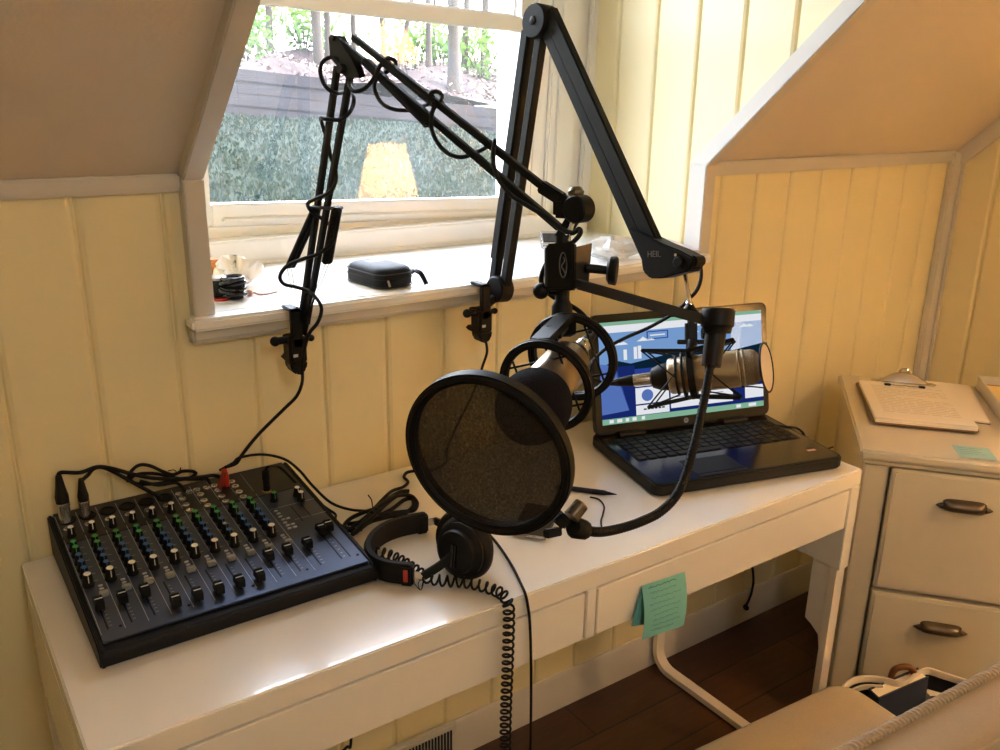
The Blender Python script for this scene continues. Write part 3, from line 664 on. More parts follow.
for x, y, s_ in ((.07, .77, 1), (.22, .79, 1.1), (.85, .84, 1), (.52, .83, .8)):
    pg([(x, y), (x+.10*s_, y), (x+.075*s_, y+.03*s_), (x+.05*s_, y+.018*s_), (x+.035*s_, y+.04*s_), (x+.02*s_, y+.02*s_)], 'white', 3)
for x in (.14, .20, .225): sq(x, .62, x+.02, .68+x*.3, 'white', 3)
sq(.28, .80, .41, .88, 'line', 3); sq(.287, .81, .403, .87, 'sky', 4); sq(.30, .833, .39, .845, 'white', 5)
for j in range(5): sq(.44, .30-.035*j, .74-.03*(j % 3), .307-.035*j, 'grey', 5)
for j in range(6): sq(.245+.022*j, .105, .262+.022*j, .12, 'hill', 5)
mb.build('screen', [em[k] for k in ek], LD_, smooth=False)
mb = MB(); c0 = S0+X*(LW/2)+LU*.0105; mb.lathe(c0, LN, [(0, .0055), (.0003, .0055)], 24); mb.build('round_logo', 'ink', LD_)
mb = MB(); mb.mi = 0
for dx in (-.0021, .0013):                                    # the two slanted strokes and bowls of the maker's mark
    mb.bar(c0+X*(dx-.0006)-LU*.0028+LN*.0005, c0+X*(dx+.0008)+LU*.0034+LN*.0005, .0006, .0003, X)
    mb.bar(c0+X*(dx+.0014)-LU*.0022+LN*.0005, c0+X*(dx+.002)+LU*.0014+LN*.0005, .0006, .0003, X); mb.bar(c0+X*(dx+.0003)+LU*.0014+LN*.0005, c0+X*(dx+.0021)+LU*.0014+LN*.0005, .0003, .0005, LN)
mb.build('logo_letters', 'lapm', LD_)
mb = MB(); mb.tube(spline([A(768, 424, z=.77), A(782, 426.5, z=.776), A(796, 428, z=.776), A(803, 433, z=.766), A(806, 441, z=.757), A(812, 447, z=.754)], 8), .0025, 8)
mb.tube([A(812, 447, z=.756), A(820, 450, z=.756)], .0045, 10); mb.tube(spline([A(820, 450, z=.756), A(826, 449, z=.757), A(833, 447, z=.757)], 5), .002, 6)
single('charger_cord', mb, 'rub', 'black charger cord looping out behind the right side of the laptop', 'cord', A(806, 441, z=.752))
# ------------------------------------------------------------------ boom arms
def planeP(p0, n): return lambda px, py, off=0: (lambda r: CAM+r*((p0-CAM).dot(n)/r.dot(n))+n*off)(ray(px, py))
def clamp(root, x, zt):
    """desk clamp gripping the sill nosing, body hanging below"""
    zb = zt-.050
    mb = MB(); mb.box((x-.0155, -.078, zb), (x+.0155, -.0455, zt), .005, 3)
    mb.box((x-.009, -.078, zt-.02), (x+.009, -.066, 1.109), .002); mb.box((x-.009, -.078, 1.1035), (x+.009, -.032, 1.109), .002)
    mb.prism([(-.0155, zb+.006), (.0155, zb+.006), (.013, zb-.008), (.005, zb-.016), (-.005, zb-.016), (-.013, zb-.008)], V((x, -.078, 0)), X, Z, Y, .03, .003); mb.box((x-.011, -.05, zb), (x+.011, -.022, zb+.009), .003)
    cl = mb.build('clamp', 'blk', root)
    mb = MB(); mb.cyl(V((x, -.033, zb+.005)), V((x, -.033, 1.058)), .004); mb.cyl(V((x, -.033, 1.0495)), V((x, -.033, 1.0565)), .0085); mb.build('clamp_screw', 'blk', cl)
    mb = MB(); mb.cyl(V((x-.032, -.064, zt-.007)), V((x-.012, -.064, zt-.007)), .0062); mb.ball(V((x-.034, -.064, zt-.007)), .0082); mb.cyl(V((x-.02, -.064, zt-.008)), V((x+.026, -.064, zt-.010)), .0048); mb.ball(V((x+.028, -.064, zt-.010)), .0058); mb.build('tommy_bar', 'blk', cl)
    mb = MB(); mb.obox(V((x-.006, -.0785, zb+.018)), X, Z, -Y, (.008, .005, .001), .0003); mb.build('badge', 'ink', cl)
    return cl
# left arm: slim square tubes with outside springs
bB, bE, bN = A(300, 338, y=-.062), P(343, 52, 1.25), P(572, 208, 1.05)
nA = (bE-bB).cross(bN-bE).normalized()
if nA.dot(CAM-bE) < 0: nA = -nA
a = planeP(bE, nA)
BA = thing('microphone_boom', 'black spring-jointed boom arm with cable wrapped round it, clamped at the left of the sill', 'microphone boom', V((bB.x, -.062, 1.0)))
zA = A(297, 336, y=-.075).z; clamp(BA, A(297, 350, y=-.07).x, zA)
mb = MB(); mb.cyl(V((A(297, 350, y=-.07).x, -.068, zA-.004)), V((A(298, 350, y=-.07).x, -.068, zA+.014)), .0095)
for s_ in (-1, 1):
    o_ = nA*(.0085*s_); mb.prism([(0, 0)], bB, X, Y, Z, 0) if 0 else None
    mb.bar(a(299, 335)+o_, a(304, 308)+o_, .0022, .016, nA)
mb.build('swivel_bracket', 'blk', BA)
for (x0, y0, x1, y1, nm) in ((301, 322, 337.5, 66, 'lower_tube'), (306.5, 324, 351, 71, 'lower_tube'), (353, 37, 541, 185, 'upper_tube'), (340, 41, 560, 228, 'upper_tube')):
    mb = MB(); mb.bar(a(x0, y0), a(x1, y1), .0088, .0088, nA, .001); mb.build(nm, 'blk', BA)
def spring(p0, p1, r, q, par=BA):
    mb = MB(); L = (p1-p0).length; d = (p1-p0)/L
    coil([p0, p1], r, int(L/.0021), .0010, mb, 5, 10); mb.tube([p0-d*.002, p1+d*.002], r*.8, 8)
    sp = mb.build('spring', 'blk2', par); mb = MB()
    mb.tube(spline([p1, p1+d*.006, q]), .0007, 5); mb.build('hook', 'silver', sp)
for s_ in (.0035, -.0035):
    spring(a(317, 207, s_), a(290.5, 266, s_*1.1), .0046, a(299, 318, s_*.6))
    spring(a(337, 208, s_*.9), a(327, 262, s_), .0052, a(306, 320, s_*.5))
    spring(a(366, 62, s_*.6), a(429, 124, s_), .0052, a(447, 142, s_*.4)); spring(a(384, 62, s_*.5), a(436, 104, s_), .0048, a(455, 122, s_*.4))
for (x, y) in ((314, 207), (336, 208), (430, 124), (437, 103), (348, 68), (338, 40)):
    mb = MB(); mb.cyl(a(x, y, -.012), a(x, y, .012), .0026, seg=10); mb.build('cross_bolt', 'blk2', BA)
mb = MB(); mb.cyl(a(314, 207, .008), a(337, 208, .008), .0026, seg=8); mb.build('spring_yoke', 'blk2', BA)
for s_ in (-.0075, .0055):
    mb = MB(); q = [a(x, y, s_) for x, y in ((332.5, 38), (335, 34.5), (341, 36), (356, 60), (362, 76), (357, 78), (349, 77), (334, 58))]
    o_ = q[0]; ux = (q[2]-q[0]).normalized(); uy = nA.cross(ux); mb.prism([((p-o_).dot(ux), (p-o_).dot(uy)) for p in q], o_, ux, uy, nA, .002, .0004, 1)
    mb.build('elbow_plate', 'blk', BA)
mb = MB(); mb.lathe(a(347, 69, .007), nA, [(0, .0075), (.006, .0075), (.008, .006)], 8); mb.lathe(a(338, 39, .007), nA, [(0, .004), (.004, .004)], 8); mb.build('elbow_knob', 'blk2', BA)
# end of the arm
dE = 1.05
mb = MB(); h0 = a(541, 186); h1 = a(563, 200); mb.bar(h0, h1, .013, .015, nA, .002); mb.bar(a(556, 196), a(576, 202), .010, .008, nA, .001); mb.build('arm_end', 'blk2', BA)
mb = MB(); mb.lathe(a(579, 209, -.012), nA, [(0, .0145), (.002, .0165), (.022, .0165), (.024, .0145)], 24); mb.obox(a(566, 208), (RR-nA*RR.dot(nA)).normalized(), nA.cross((RR-nA*RR.dot(nA)).normalized()), nA, (.030, .024, .020), .004)
mb.bar(a(575, 216), a(560, 240), .016, .013, nA, .002); mb.build('tilt_head', 'blk2', BA)
mb = MB(); mb.cyl(P(573, 199, dE), P(573, 187, dE), .0036); mb.lathe(P(576, 195, dE), -DD, [(0, .009), (.004, .010), (.009, .007)], 8); mb.build('tilt_bolt', 'bronze', BA)
mb = MB(); mb.cyl(P(573, 221, 1.045), P(567, 241, 1.04), .0032); mb.build('stud', 'silver', BA)
mb = MB(); mb.cyl(P(563, 236, 1.045), P(562, 318, 1.045), .0095, .0085); mb.lathe(P(562, 300, 1.045), P(562, 330, 1.045)-P(562, 300, 1.045), [(0, .009), (.008, .0125), (.020, .0125), (.026, .010)], 16); mb.ball(P(541, 291, 1.04), .0098); mb.cyl(P(541, 291, 1.04), P(560, 291, 1.045), .005); mb.build('mount_stem', 'blk2', BA)
# pop filter on its gooseneck
am = (P(531, 404, .915)-P(590, 338, 1.07)).normalized()      # axis of the near microphone, towards the speaker
PC = P(487.5, 455, .80)
PF = thing('pop_filter', 'large round black mesh pop filter on a gooseneck in front of the near microphone', 'pop filter', PC-V((0, 0, .08)))
mb = MB(); mb.torus(PC, am, .0782, 0, 72, flat=(.0085, .011)); mb.torus(PC+am*.0045, am, .0772, .0042, 72, 8); mb.torus(PC-am*.0045, am, .0779, .0040, 72, 8); mb.build('hoop', 'blk', PF)
nm_ = bpy.data.materials.new('pop_mesh'); nm_.use_nodes = True; n, l = nm_.node_tree.nodes, nm_.node_tree.links; n.clear()
o = n.new('ShaderNodeOutputMaterial'); tr = n.new('ShaderNodeBsdfTransparent'); tr.inputs[0].default_value = (.92, .88, .84, 1); df = n.new('ShaderNodeBsdfDiffuse'); df.inputs[0].default_value = (.03, .026, .022, 1)
mxs = n.new('ShaderNodeMixShader'); tc = n.new('ShaderNodeTexCoord'); nz = n.new('ShaderNodeTexNoise'); nz.inputs['Scale'].default_value = 420; nz.inputs['Detail'].default_value = 2; l.new(tc.outputs['Object'], nz.inputs['Vector'])
mr = n.new('ShaderNodeMapRange'); mr.inputs['To Min'].default_value = .62; mr.inputs['To Max'].default_value = .9; mr.inputs['From Min'].default_value = .3; mr.inputs['From Max'].default_value = .7
l.new(nz.outputs['Fac'], mr.inputs['Value']); l.new(mr.outputs[0], mxs.inputs[0]); l.new(tr.outputs[0], mxs.inputs[1]); l.new(df.outputs[0], mxs.inputs[2]); l.new(mxs.outputs[0], o.inputs[0])
for s_ in (.004, -.004):
    mb = MB(); mb.disc(PC+am*s_, am, .0772, 64, 6); mb.build('mesh_screen', nm_, PF)
gp = [P(x, y, d) for x, y, d in ((716, 330, .985), (713, 352, .98), (707, 385, .972), (701, 415, .96), (694, 445, .945), (686, 474, .93), (676, 496, .915), (660, 512, .90), (640, 522, .885), (618, 529, .87), (598, 532, .85), (580, 529, .83))]
gs = spline(gp, 16); mb = MB(); mb.tube([p for p in gs], .0046, 12)
i = 24
ds = 0
for p, q in zip(gs[20:], gs[21:]):
    ds += (q-p).length
    if ds > .0028: ds = 0; mb.torus(q, q-p, .0046, .0005, 12, 6)
gn = mb.build('gooseneck', 'rub', PF)
mb = MB(); mb.cyl(P(716.5, 328, .985), P(711, 366, .98), .0118, .0108, 20); mb.build('collar', 'blk2', gn)
mb = MB(); k0, k1 = P(717, 333, .985), P(718, 306, .985); mb.lathe(k0, k1-k0, [(0, .0155), (.006, .0165), (.008, .0185), (.024, .019), (.027, .0175), (.0275, .010)], 10); mb.build('top_knob', 'blk2', PF)
q0, q1 = P(577, 284, 1.03), P(705, 320, .99); mb = MB(); mb.bar(q0, q1, .020, .0022, (DD*.45+_f*.9).normalized(), .0004); mb.build('flat_bar', 'steel', PF)
mb = MB(); cx_ = (RR*.92-_f*.4).normalized(); cz_ = (-_f-cx_*(-_f).dot(cx_)).normalized(); cy_ = cz_.cross(cx_)
mb.obox(P(561.5, 267, 1.025), cx_, cy_, cz_, (.034, .055, .012), .002); mb.obox(P(546, 268, 1.035), RR, DD, _f, (.003, .046, .022), .0008); mb.build('clamp_plate', 'blk', PF)
mb = MB(); q = [P(x, y, d) for x, y, d in ((574, 247.5, 1.02), (592.5, 243, 1.04), (587, 285, 1.04), (572.5, 289, 1.02))]; ux = (q[1]-q[0]).normalized(); uz = ux.cross(q[3]-q[0]).normalized(); uy = uz.cross(ux)
mb.prism([((p-q[0]).dot(ux), (p-q[0]).dot(uy)) for p in q], q[0], ux, uy, uz, .003, .0006); mb.build('clamp_flange', 'steel', PF)
mb = MB(); mb.tube([P(563+3.6*math.cos(t*PI/12), 265+12.5*math.sin(t*PI/12), 1.0105) for t in range(24)], .0008, 6, closed=True); mb.tube([P(563+1.6*math.sin(t*.8), 257+1.6*t, 1.0105) for t in range(11)], .0007, 6); mb.build('plate_emblem', 'steel', PF)
mb = MB(); k0, k1 = P(586, 268, 1.03), P(609, 270.5, 1.03); mb.cyl(k0, k1, .0055, .005); kd = (k1-k0-_f*.006).normalized(); mb.lathe(k1-kd*.002, kd, [(0, .012), (.003, .0165), (.010, .0175), (.0115, .016), (.0118, .008)], 12); mb.build('clamp_knob', 'blk2', PF)
mb = MB(); mb.lathe(P(584, 530, .835), P(566, 525, .81)-P(584, 530, .835), [(-.004, .006), (0, .0095), (.016, .0105), (.02, .008)], 12); mb.bar(P(566, 524, .812), P(556, 515, .805), .011, .012, _f, .002); mb.bar(P(560, 531, .815), P(545, 534, .806), .008, .008, _f, .001); mb.build('hoop_joint', 'blk2', PF)
mb = MB(); mb.cyl(P(571, 517, .815), P(581, 505, .82), .0078, .0072); mb.build('joint_screw', 'bronze', PF)
mb = MB(); mb.torus(P(581.2, 504.7, .82), P(581, 505, .82)-P(571, 517, .815), .0058, .0014, 20, 8); mb.build('screw_rim', 'brass', PF)
# near microphone in its ring shock mount
MA = thing('microphone', 'champagne studio microphone with black foam ball behind the large round filter', 'microphone', P(560, 372, 1.0))
def mic_body(root, rear, ax, foam):
    """end-address body along ax from the XLR end"""
    mb = MB(); mb.lathe(rear, ax, [(0, .0068), (.001, .0092), (.026, .0092), (.028, .008)], 22); mb.build('connector', 'silver', root)
    mb = MB(); mb.lathe(rear+ax*.027, ax, [(0, .0105), (.002, .0145), (.014, .0195), (.024, .0208), (.027, .0208)], 28); mb.build('rear_collar', 'blk2', root)
    mb = MB(); mb.lathe(rear+ax*.053, ax, [(0, .0215), (.001, .0245), (.004, .0268), (.062, .0272), (.1, .0275), (.101, .0265)], 36); mb.build('body', 'champ', root)
    mb = MB(); b = rear+ax*.153
    mb.lathe(b, ax, [(0, .0262), (.001, .0262), (.02, .0262), (.026, .0245), (.031, .019), (.033, .010), (.0333, .0)], 36); g = mb.build('grille', 'champd', root)
    mb = MB()
    for t in (.002, .0085): mb.torus(b+ax*t, ax, .0262, .0016, 36, 8)
    mb.build('grille_ring', 'champ', g)
def cord_boot(root, rear, ax): 
    mb = MB(); mb.lathe(rear, -ax, [(-.002, .0085), (.004, .0088), (.024, .0062), (.038, .0036), (.04, .003)], 16); return mb.build('boot', 'rub', root)
rA = P(531, 404, .915)-am*.168
mic_body(MA, rA, am, True)
fc = P(533, 407, .915); mb = MB(); x_, y_, _ = frame(am); prof = []
for k in range(15):
    t = k/14; ang = -PI/2+PI*t; prof.append((.043*math.sin(ang)-.002, max(.0005, .0395*math.cos(ang)**.8)))
mb.lathe(fc, am, prof, 40, cap=False); mb.build('foam_windscreen', 'foam', MA)
SM = thing('shock_mount', 'black double-ring shock mount with elastic strings holding the near microphone', 'shock mount', P(560, 345, 1.0))
for px, py, d, nmn in ((546, 386, .968, 'front_ring'), (572, 357, 1.035, 'rear_ring')):
    c0 = P(px, py, d); mb = MB(); mb.torus(c0, am, .0505, 0, 64, flat=(.0085, .0085)); mb.torus(c0, am, .0505, .0050, 64, 8)
    rg = mb.build(nmn, 'blk2', SM); mb = MB(); x_, y_, _ = frame(am)
    for k in range(4):
        a_ = k*PI/2+.35; dx = x_*math.cos(a_)+y_*math.sin(a_); dy = am.cross(dx)
        mb.tube([c0+dx*.0287+dy*.041, c0+dx*.0287-dy*.041], .0013, 6)
    mb.build('elastic', 'rub', rg)
c0, c1 = P(546, 386, .968), P(572, 357, 1.035); x_, y_, _ = frame(am)
mb = MB()
upd = (-DD-am*(-DD).dot(am)).normalized(); 
mb.bar(c0+upd*.0505-am*.004, c1+upd*.0505, .026, .008, am.cross(upd), .002)
mb.build('top_bar', 'blk2', SM)
mb = MB(); mid = c0.lerp(c1, .45)+upd*.052; mb.lathe(P(562, 326, 1.043)-RR*.016, RR, [(0, .010), (.006, .013), (.026, .013), (.032, .010)], 18); mb.bar(mid-upd*.006, P(562, 322, 1.043), .020, .018, RR, .004)
mb.obox(P(548, 327, 1.03), RR, DD, _f, (.016, .013, .018), .003); mb.build('swivel', 'blk2', SM)
# cable wound round the left boom
def dA(x, y): return 1.405+(1.25-1.405)*(335-y)/285 if x < 352 and y > 60 else 1.25+(1.04-1.25)*(x-345)/228
wp = [(301.5, 374, 0), (304, 352, -1), (309, 334, -1.2), (318, 322, -1), (321.5, 309, -1), (317, 299, -.6), (308, 291, 1), (296, 287, 1.2), (284, 284, .3), (280, 276, -.8), (287, 266, -1.3), (303, 259, -1.4), (318, 254, -1.4), (331, 244, -1), (335, 234, .6), (331, 226, 1), (321, 218, 1.2), (311, 211, .8), (308, 203, -.4), (318, 198, -1.4), (330, 192, -1.4), (336, 181, -.6), (335, 168, .8), (331, 158, 1.2), (328, 142, 1.3), (323, 127, 1), (321, 118, -.2), (326, 119, -1.4), (340, 119.5, -1.4), (350, 112, -1), (354, 100, .3), (351, 90, 1), (346, 92, 1.2), (336, 93, -1), (326, 87, -1.4), (320.5, 74, -1.2), (322, 63, -1), (330, 57.5, -1), (338, 60, -.6), (346, 72, 1.0), (352, 90, -1.2), (364, 89, -1.5), (374, 78, -1.5), (380, 66, -1.4), (388, 58.5, -1), (395, 61, .2), (394, 67, 1.1), (385, 73, 1.3), (376, 80, 0), (375, 90, -1), (381, 102, -1.3), (393, 109, -1.2), (410, 110, .8), (424, 106, 1.2), (434, 100, -.4), (431, 94, -1.2), (436, 91.5, -1), (441.5, 95, .2), (440, 102, -.8), (433, 110, -1.4), (431, 125, -1.4), (436, 140, -1.3), (446, 152, -1.2), (460, 157, -.9), (472, 154, .8), (483, 149, 1.2), (492, 142, .4), (494.5, 141, -.6), (493, 152, -1.3), (494, 167, -1.3), (500, 182, -1.2), (512, 196, -1.1), (528, 206, -1), (545, 216, -.9), (560, 228, -.9), (572, 233, -1), (579, 229, -1), (580, 234, -1.2), (572, 243, -1.4), (558, 252, -1.8), (547, 263, -1.6), (541.5, 277, -1.2), (543, 287, 0), (552, 296, 1.2), (566, 303, 2.2), (580, 312, 2.6), (588, 322, 2.4), (590, 332, 1.6)]
mb = MB(); mb.tube(spline([P(x, y, dA(x, y)+k*.012) for x, y, k in wp], 7), .0030, 8)
WC = thing('microphone_cable', 'black cable spiralling round the left boom arm up to the near microphone', 'cable', A(301.5, 374, y=-.07))
mb.build('cord', 'rub', WC); cord_boot(WC, rA+am*.004, am)
# right arm: heavy twin-rail broadcast boom
hB, hE, hN = A(499, 290, y=-.058), P(537, 22, 1.50), P(668, 262, 1.345)
nB = (hE-hB).cross(hN-hE).normalized()
if nB.dot(CAM-hE) < 0: nB = -nB
h = planeP(hE, nB)
BB = thing('microphone_boom', 'heavy black twin-rail boom arm bearing white lettering, clamped mid sill right of the pouch', 'microphone boom', V((hB.x, -.06, 1.0)))
zB = A(484, 309, y=-.075).z; clamp(BB, A(484, 330, y=-.07).x, zB)
xB = A(484, 330, y=-.07).x
mb = MB(); mb.cyl(V((xB+.006, -.066, zB-.004)), V((xB+.006, -.066, zB+.008)), .010); mb.cyl(V((xB+.006, -.066, zB+.004)), hB-Z*.008, .0085); mb.build('riser', 'blk', BB)
mb = MB(); mb.lathe(h(500, 289, -.016), nB, [(0, .022), (.003, .025), (.029, .025), (.032, .022)], 32); mb.build('base_joint', 'blk', BB)
ip = (hE-hB).normalized(); sp_ = nB.cross(ip)
for s_ in (-1, 1):
    mb = MB(); mb.bar(hB+sp_*(s_*.0165)+ip*.012, hE+sp_*(s_*.0165)-ip*.014, .0165, .0165, nB, .0015)
    if (sp_*s_).dot(RR) < 0: mb.bar(hB+sp_*(s_*.0185)+ip*.055, hE+sp_*(s_*.0185)-ip*.014, .0195, .0195, nB, .002)
    mb.build('lower_rail', 'blk', BB)
mb = MB(); mb.lathe(h(541, 22, -.019), nB, [(0, .0265), (.003, .0285), (.035, .0285), (.038, .0265)], 36); mb.lathe(h(541, 22, .018), nB, [(0, .008), (.002, .008), (.003, .006)], 6); mb.build('elbow_joint', 'blk', BB)
iu = (hN-hE).normalized(); su = nB.cross(iu); e0, e1 = h(547, 16), h(653, 252)
for s_ in (-1, 1):
    mb = MB(); mb.bar(e0+su*(s_*.0112)-iu*(.0 if s_ > 0 else .0), e1+su*(s_*.0112), .0170, .0200, nB, .002); mb.build('upper_rail', 'blk', BB)
mb = MB(); mb.bar(e0-iu*.002, e1, .016, .006, nB); mb.build('spring_channel', 'blk2', BB)
mb = MB(); q = [h(x, y, -.016) for x, y in ((634, 226), (652, 235), (668, 243), (686, 250), (699, 257), (700, 262), (695, 271), (682, 274), (668, 278), (656, 278), (649, 271), (646, 252))]
o_ = q[0]; ux = (q[3]-q[0]).normalized(); uy = nB.cross(ux); mb.prism([((p-o_).dot(ux), (p-o_).dot(uy)) for p in q], o_, ux, uy, nB, .032, .0025, 2); HD = mb.build('arm_head', 'blk', BB)
tcu = bpy.data.curves.new('brand_lettering', 'FONT'); tcu.body = 'HEIL'; tcu.size = .0135; tcu.extrude = .0003; tcu.align_x = 'CENTER'; tcu.align_y = 'CENTER'
tmp_ = bpy.data.objects.new('lettering_curve', tcu); C.objects.link(tmp_); bpy.context.view_layer.update(); tme = bpy.data.meshes.new_from_object(tmp_.evaluated_get(bpy.context.evaluated_depsgraph_get())); bpy.data.objects.remove(tmp_)
tme.materials.clear(); tme.materials.append(mat('faded_lettering', '#6E6A66', .6)); to = bpy.data.objects.new('brand_lettering', tme); C.objects.link(to); to.parent = HD
tx = (RR-nB*RR.dot(nB)).normalized(); tx = (tx+Z*0.05).normalized(); ty = nB.cross(tx)
tp = h(661, 254, .0168)-OFF[HD.name]
to.matrix_local = Matrix(((tx.x, ty.x, nB.x, tp.x), (tx.y, ty.y, nB.y, tp.y), (tx.z, ty.z, nB.z, tp.z), (0, 0, 0, 1)))
mb = MB(); mb.lathe(h(686, 262, .016), nB, [(0, .009), (.004, .009), (.006, .007)], 8); mb.lathe(h(697, 261, -.01), nB, [(0, .0085), (.02, .0085)], 16); mb.build('end_joint', 'blk2', BB)
mb = MB(); mb.lathe(h(683.5, 254.5, .0165), nB, [(0, .0028), (.003, .0024)], 10); mb.build('end_screw', 'chrome', BB)
mb = MB(); mb.cyl(P(684.5, 270, 1.345), P(690, 303, 1.335), .0034); mb.lathe(P(689.5, 301, 1.335), DD, [(0, .0045), (.003, .0062), (.005, .0062)], 14); mb.build('hanger_rod', 'chrome', BB)
# far microphone, its shock mount, round screen and cord
m0, m1 = P(633, 380.5, 1.325), P(757, 366.5, 1.275); ax = (m1-m0).normalized()
MBm = thing('microphone', 'champagne studio microphone hanging level in front of the laptop screen', 'microphone', m0.lerp(m1, .5))
mic_body(MBm, m0, ax, False)
SB_ = thing('shock_mount', 'black cat-cradle shock mount hanging from the heavy arm before the laptop', 'shock mount', P(692, 330, 1.31))
ctr = m0+ax*.088; upv = (-DD-ax*(-DD).dot(ax)).normalized(); sdv = ax.cross(upv)
mb = MB(); mb.torus(ctr, ax, .0345, 0, 44, flat=(.005, .010)); mb.torus(ctr-ax*.012, ax, .0335, .0022, 44, 8); mb.build('centre_ring', 'blk2', SB_)
ends = []
for a_ in (.80, PI-.80, PI+.80, -.80):
    dv = upv*math.sin(a_)+sdv*math.cos(a_); e_ = []
    mb = MB(); mb.bar(ctr+dv*.034, ctr+dv*.049, .006, .008, ax, .001)
    for s_ in (-1, 1): p_ = ctr+dv*.052+ax*(.066*s_)+dv*.006; mb.bar(ctr+dv*.047, p_, .005, .0055, sdv, .0008); e_.append((p_, dv, s_))
    mb.build('cradle_bar', 'blk2', SB_); ends += e_
for p_, dv, s_ in ends:
    mb = MB(); g_ = ctr+ax*(s_*.022)
    tv = ax.cross(dv)
    for k in (-1, 1): mb.tube([p_, g_+(dv*.6+tv*(.8*k)).normalized()*.0295], .0012, 6)
    mb.build('elastic', 'rub', SB_)
mb = MB()
for s_ in (-1, 1): mb.torus(ctr+ax*(s_*.022), ax, .0288, .0016, 36, 6)
mb.build('grip_loop', 'rub', SB_)
top = ctr+upv*.036; mb = MB(); mb.cyl(top-upv*.002, P(692, 343, 1.312), .006, .0085); mb.obox(P(691, 332, 1.318), RR, DD, _f, (.0175, .034, .016), .004); mb.lathe(P(690, 316, 1.33), -DD, [(0, .0125), (.006, .0125), (.016, .006), (.018, .005)], 18)
mb.bar(P(692, 342, 1.312)-RR*.022, P(692, 342, 1.312)+RR*.022, .006, .007, _f, .001); mb.build('swivel', 'blk2', SB_)
mb = MB(); mb.lathe(P(702, 333, 1.312), RR, [(0, .009), (.006, .010), (.008, .007)], 10); mb.build('swivel_knob', 'blk2', SB_)
sc_ = P(766.5, 367.5, 1.262); sn_ = (ax*.97-_f*.28).normalized()
PS = thing('pop_screen', 'small round pale pop screen at the front of the far microphone', 'pop filter', sc_-Z*.036)
mb = MB(); mb.torus(sc_, sn_, .0355, .0016, 48, 8); mb.build('rim', 'blk2', PS)
pm = bpy.data.materials.new('pale_gauze'); pm.use_nodes = True; n, l = pm.node_tree.nodes, pm.node_tree.links; n.clear()
o = n.new('ShaderNodeOutputMaterial'); tr = n.new('ShaderNodeBsdfTransparent'); df = n.new('ShaderNodeBsdfDiffuse'); df.inputs[0].default_value = lin('#DCCDBA'); mxs = n.new('ShaderNodeMixShader'); mxs.inputs[0].default_value = .93
l.new(tr.outputs[0], mxs.inputs[1]); l.new(df.outputs[0], mxs.inputs[2]); l.new(mxs.outputs[0], o.inputs[0])
mb = MB(); mb.disc(sc_, sn_, .0352, 48, 4, .001); mb.build('gauze', pm, PS)
mb = MB(); mb.tube(spline([sc_-upv*.030+sn_*-.001, P(748, 386.5, 1.275), P(722, 388, 1.285), P(705, 389, 1.30), ctr+ax*.01-upv*.0345], 6), .0011, 6); mb.build('stem_wire', 'blk2', PS)
XC = thing('microphone_cable', 'black cable looping from the heavy arm head to the far microphone', 'cable', P(690, 300, 1.34))
mb = MB(); mb.tube(spline([P(697, 258, 1.36), P(700.5, 266, 1.345), P(701, 278, 1.335), P(697, 290, 1.335), P(688, 300, 1.345), P(674, 313, 1.37), P(650, 327, 1.38), P(625, 338, 1.375), P(607, 348, 1.36), P(594, 360, 1.34), P(590, 373, 1.33), P(597, 381, 1.328), P(610, 383, 1.327), P(618, 382.3, 1.326)], 9), .0029, 8); mb.build('cord', 'rub', XC)
cord_boot(XC, m0+ax*.002, ax)
EC = single('boom_lead', (lambda m_: (m_.tube(spline([V((xB+.004, -.07, zB-.062)), A(487, 352, y=-.055), A(483, 365, y=-.045), A(478, 380, y=-.035), A(470, 400, y=-.03), A(455, 430, y=-.02), A(447, 450, y=-.022), A(446, 462, z=.756), A(432, 470, z=.7545), A(414, 471, z=.7545)], 8), .0026, 8), m_)[1])(MB()), 'rub', 'thin black lead dropping from the mid-sill clamp to the desk behind the round filter', 'cable', A(446, 462, z=.752))
# ------------------------------------------------------------------ things on the sill
pc0 = A(386, 291, z=ZS); pu = (A(417, 286, z=ZS)-pc0); pu.z = 0; pu.normalize(); pv = Z.cross(pu)
PO = thing('camera_pouch', 'small black zipped pouch with wrist strap on the white sill', 'pouch', pc0+pu*.03+pv*.05)
pw, pl_ = .080, .122
o_ = pc0-pu*.012
mb = MB(); prev = None
for t, k in ((0, .93), (.006, 1), (.016, 1.0)): 
    q = [mb.bm.verts.new(o_+pu*(pw/2+(x-pw/2)*k)+pv*(pl_/2+(y-pl_/2)*k)+Z*t) for x, y in rrect(0, 0, pw, pl_, .022, 5)]
    if prev: 
        for i in range(len(q)): mb.f([prev[i], prev[(i+1) % len(q)], q[(i+1) % len(q)], q[i]])
    else: mb.f(q[::-1])
    prev = q
mb.f(prev); mb.build('lower_half', 'pouch', PO)
mb = MB(); mb.mi = 0; prev = None
for t, k in ((.0175, 1.0), (.027, .985), (.033, .93), (.037, .80), (.039, .5)):
    q = [mb.bm.verts.new(o_+pu*(pw/2+(x-pw/2)*k)+pv*(pl_/2+(y-pl_/2)*k)+Z*t) for x, y in rrect(0, 0, pw, pl_, .022, 5)]
    if prev:
        for i in range(len(q)): mb.f([prev[i], prev[(i+1) % len(q)], q[(i+1) % len(q)], q[i]])
    else: mb.f(q[::-1])
    prev = q
mb.f(prev); mb.build('upper_half', 'pouch', PO)
mb = MB(); mb.prism([(.024, .066), (pw-.022, .066), (pw-.022, pl_-.032), (.024, pl_-.032)], o_+Z*.0368, pu, pv, Z, .0024, .0008); mb.build('top_panel', 'pouchp', PO)
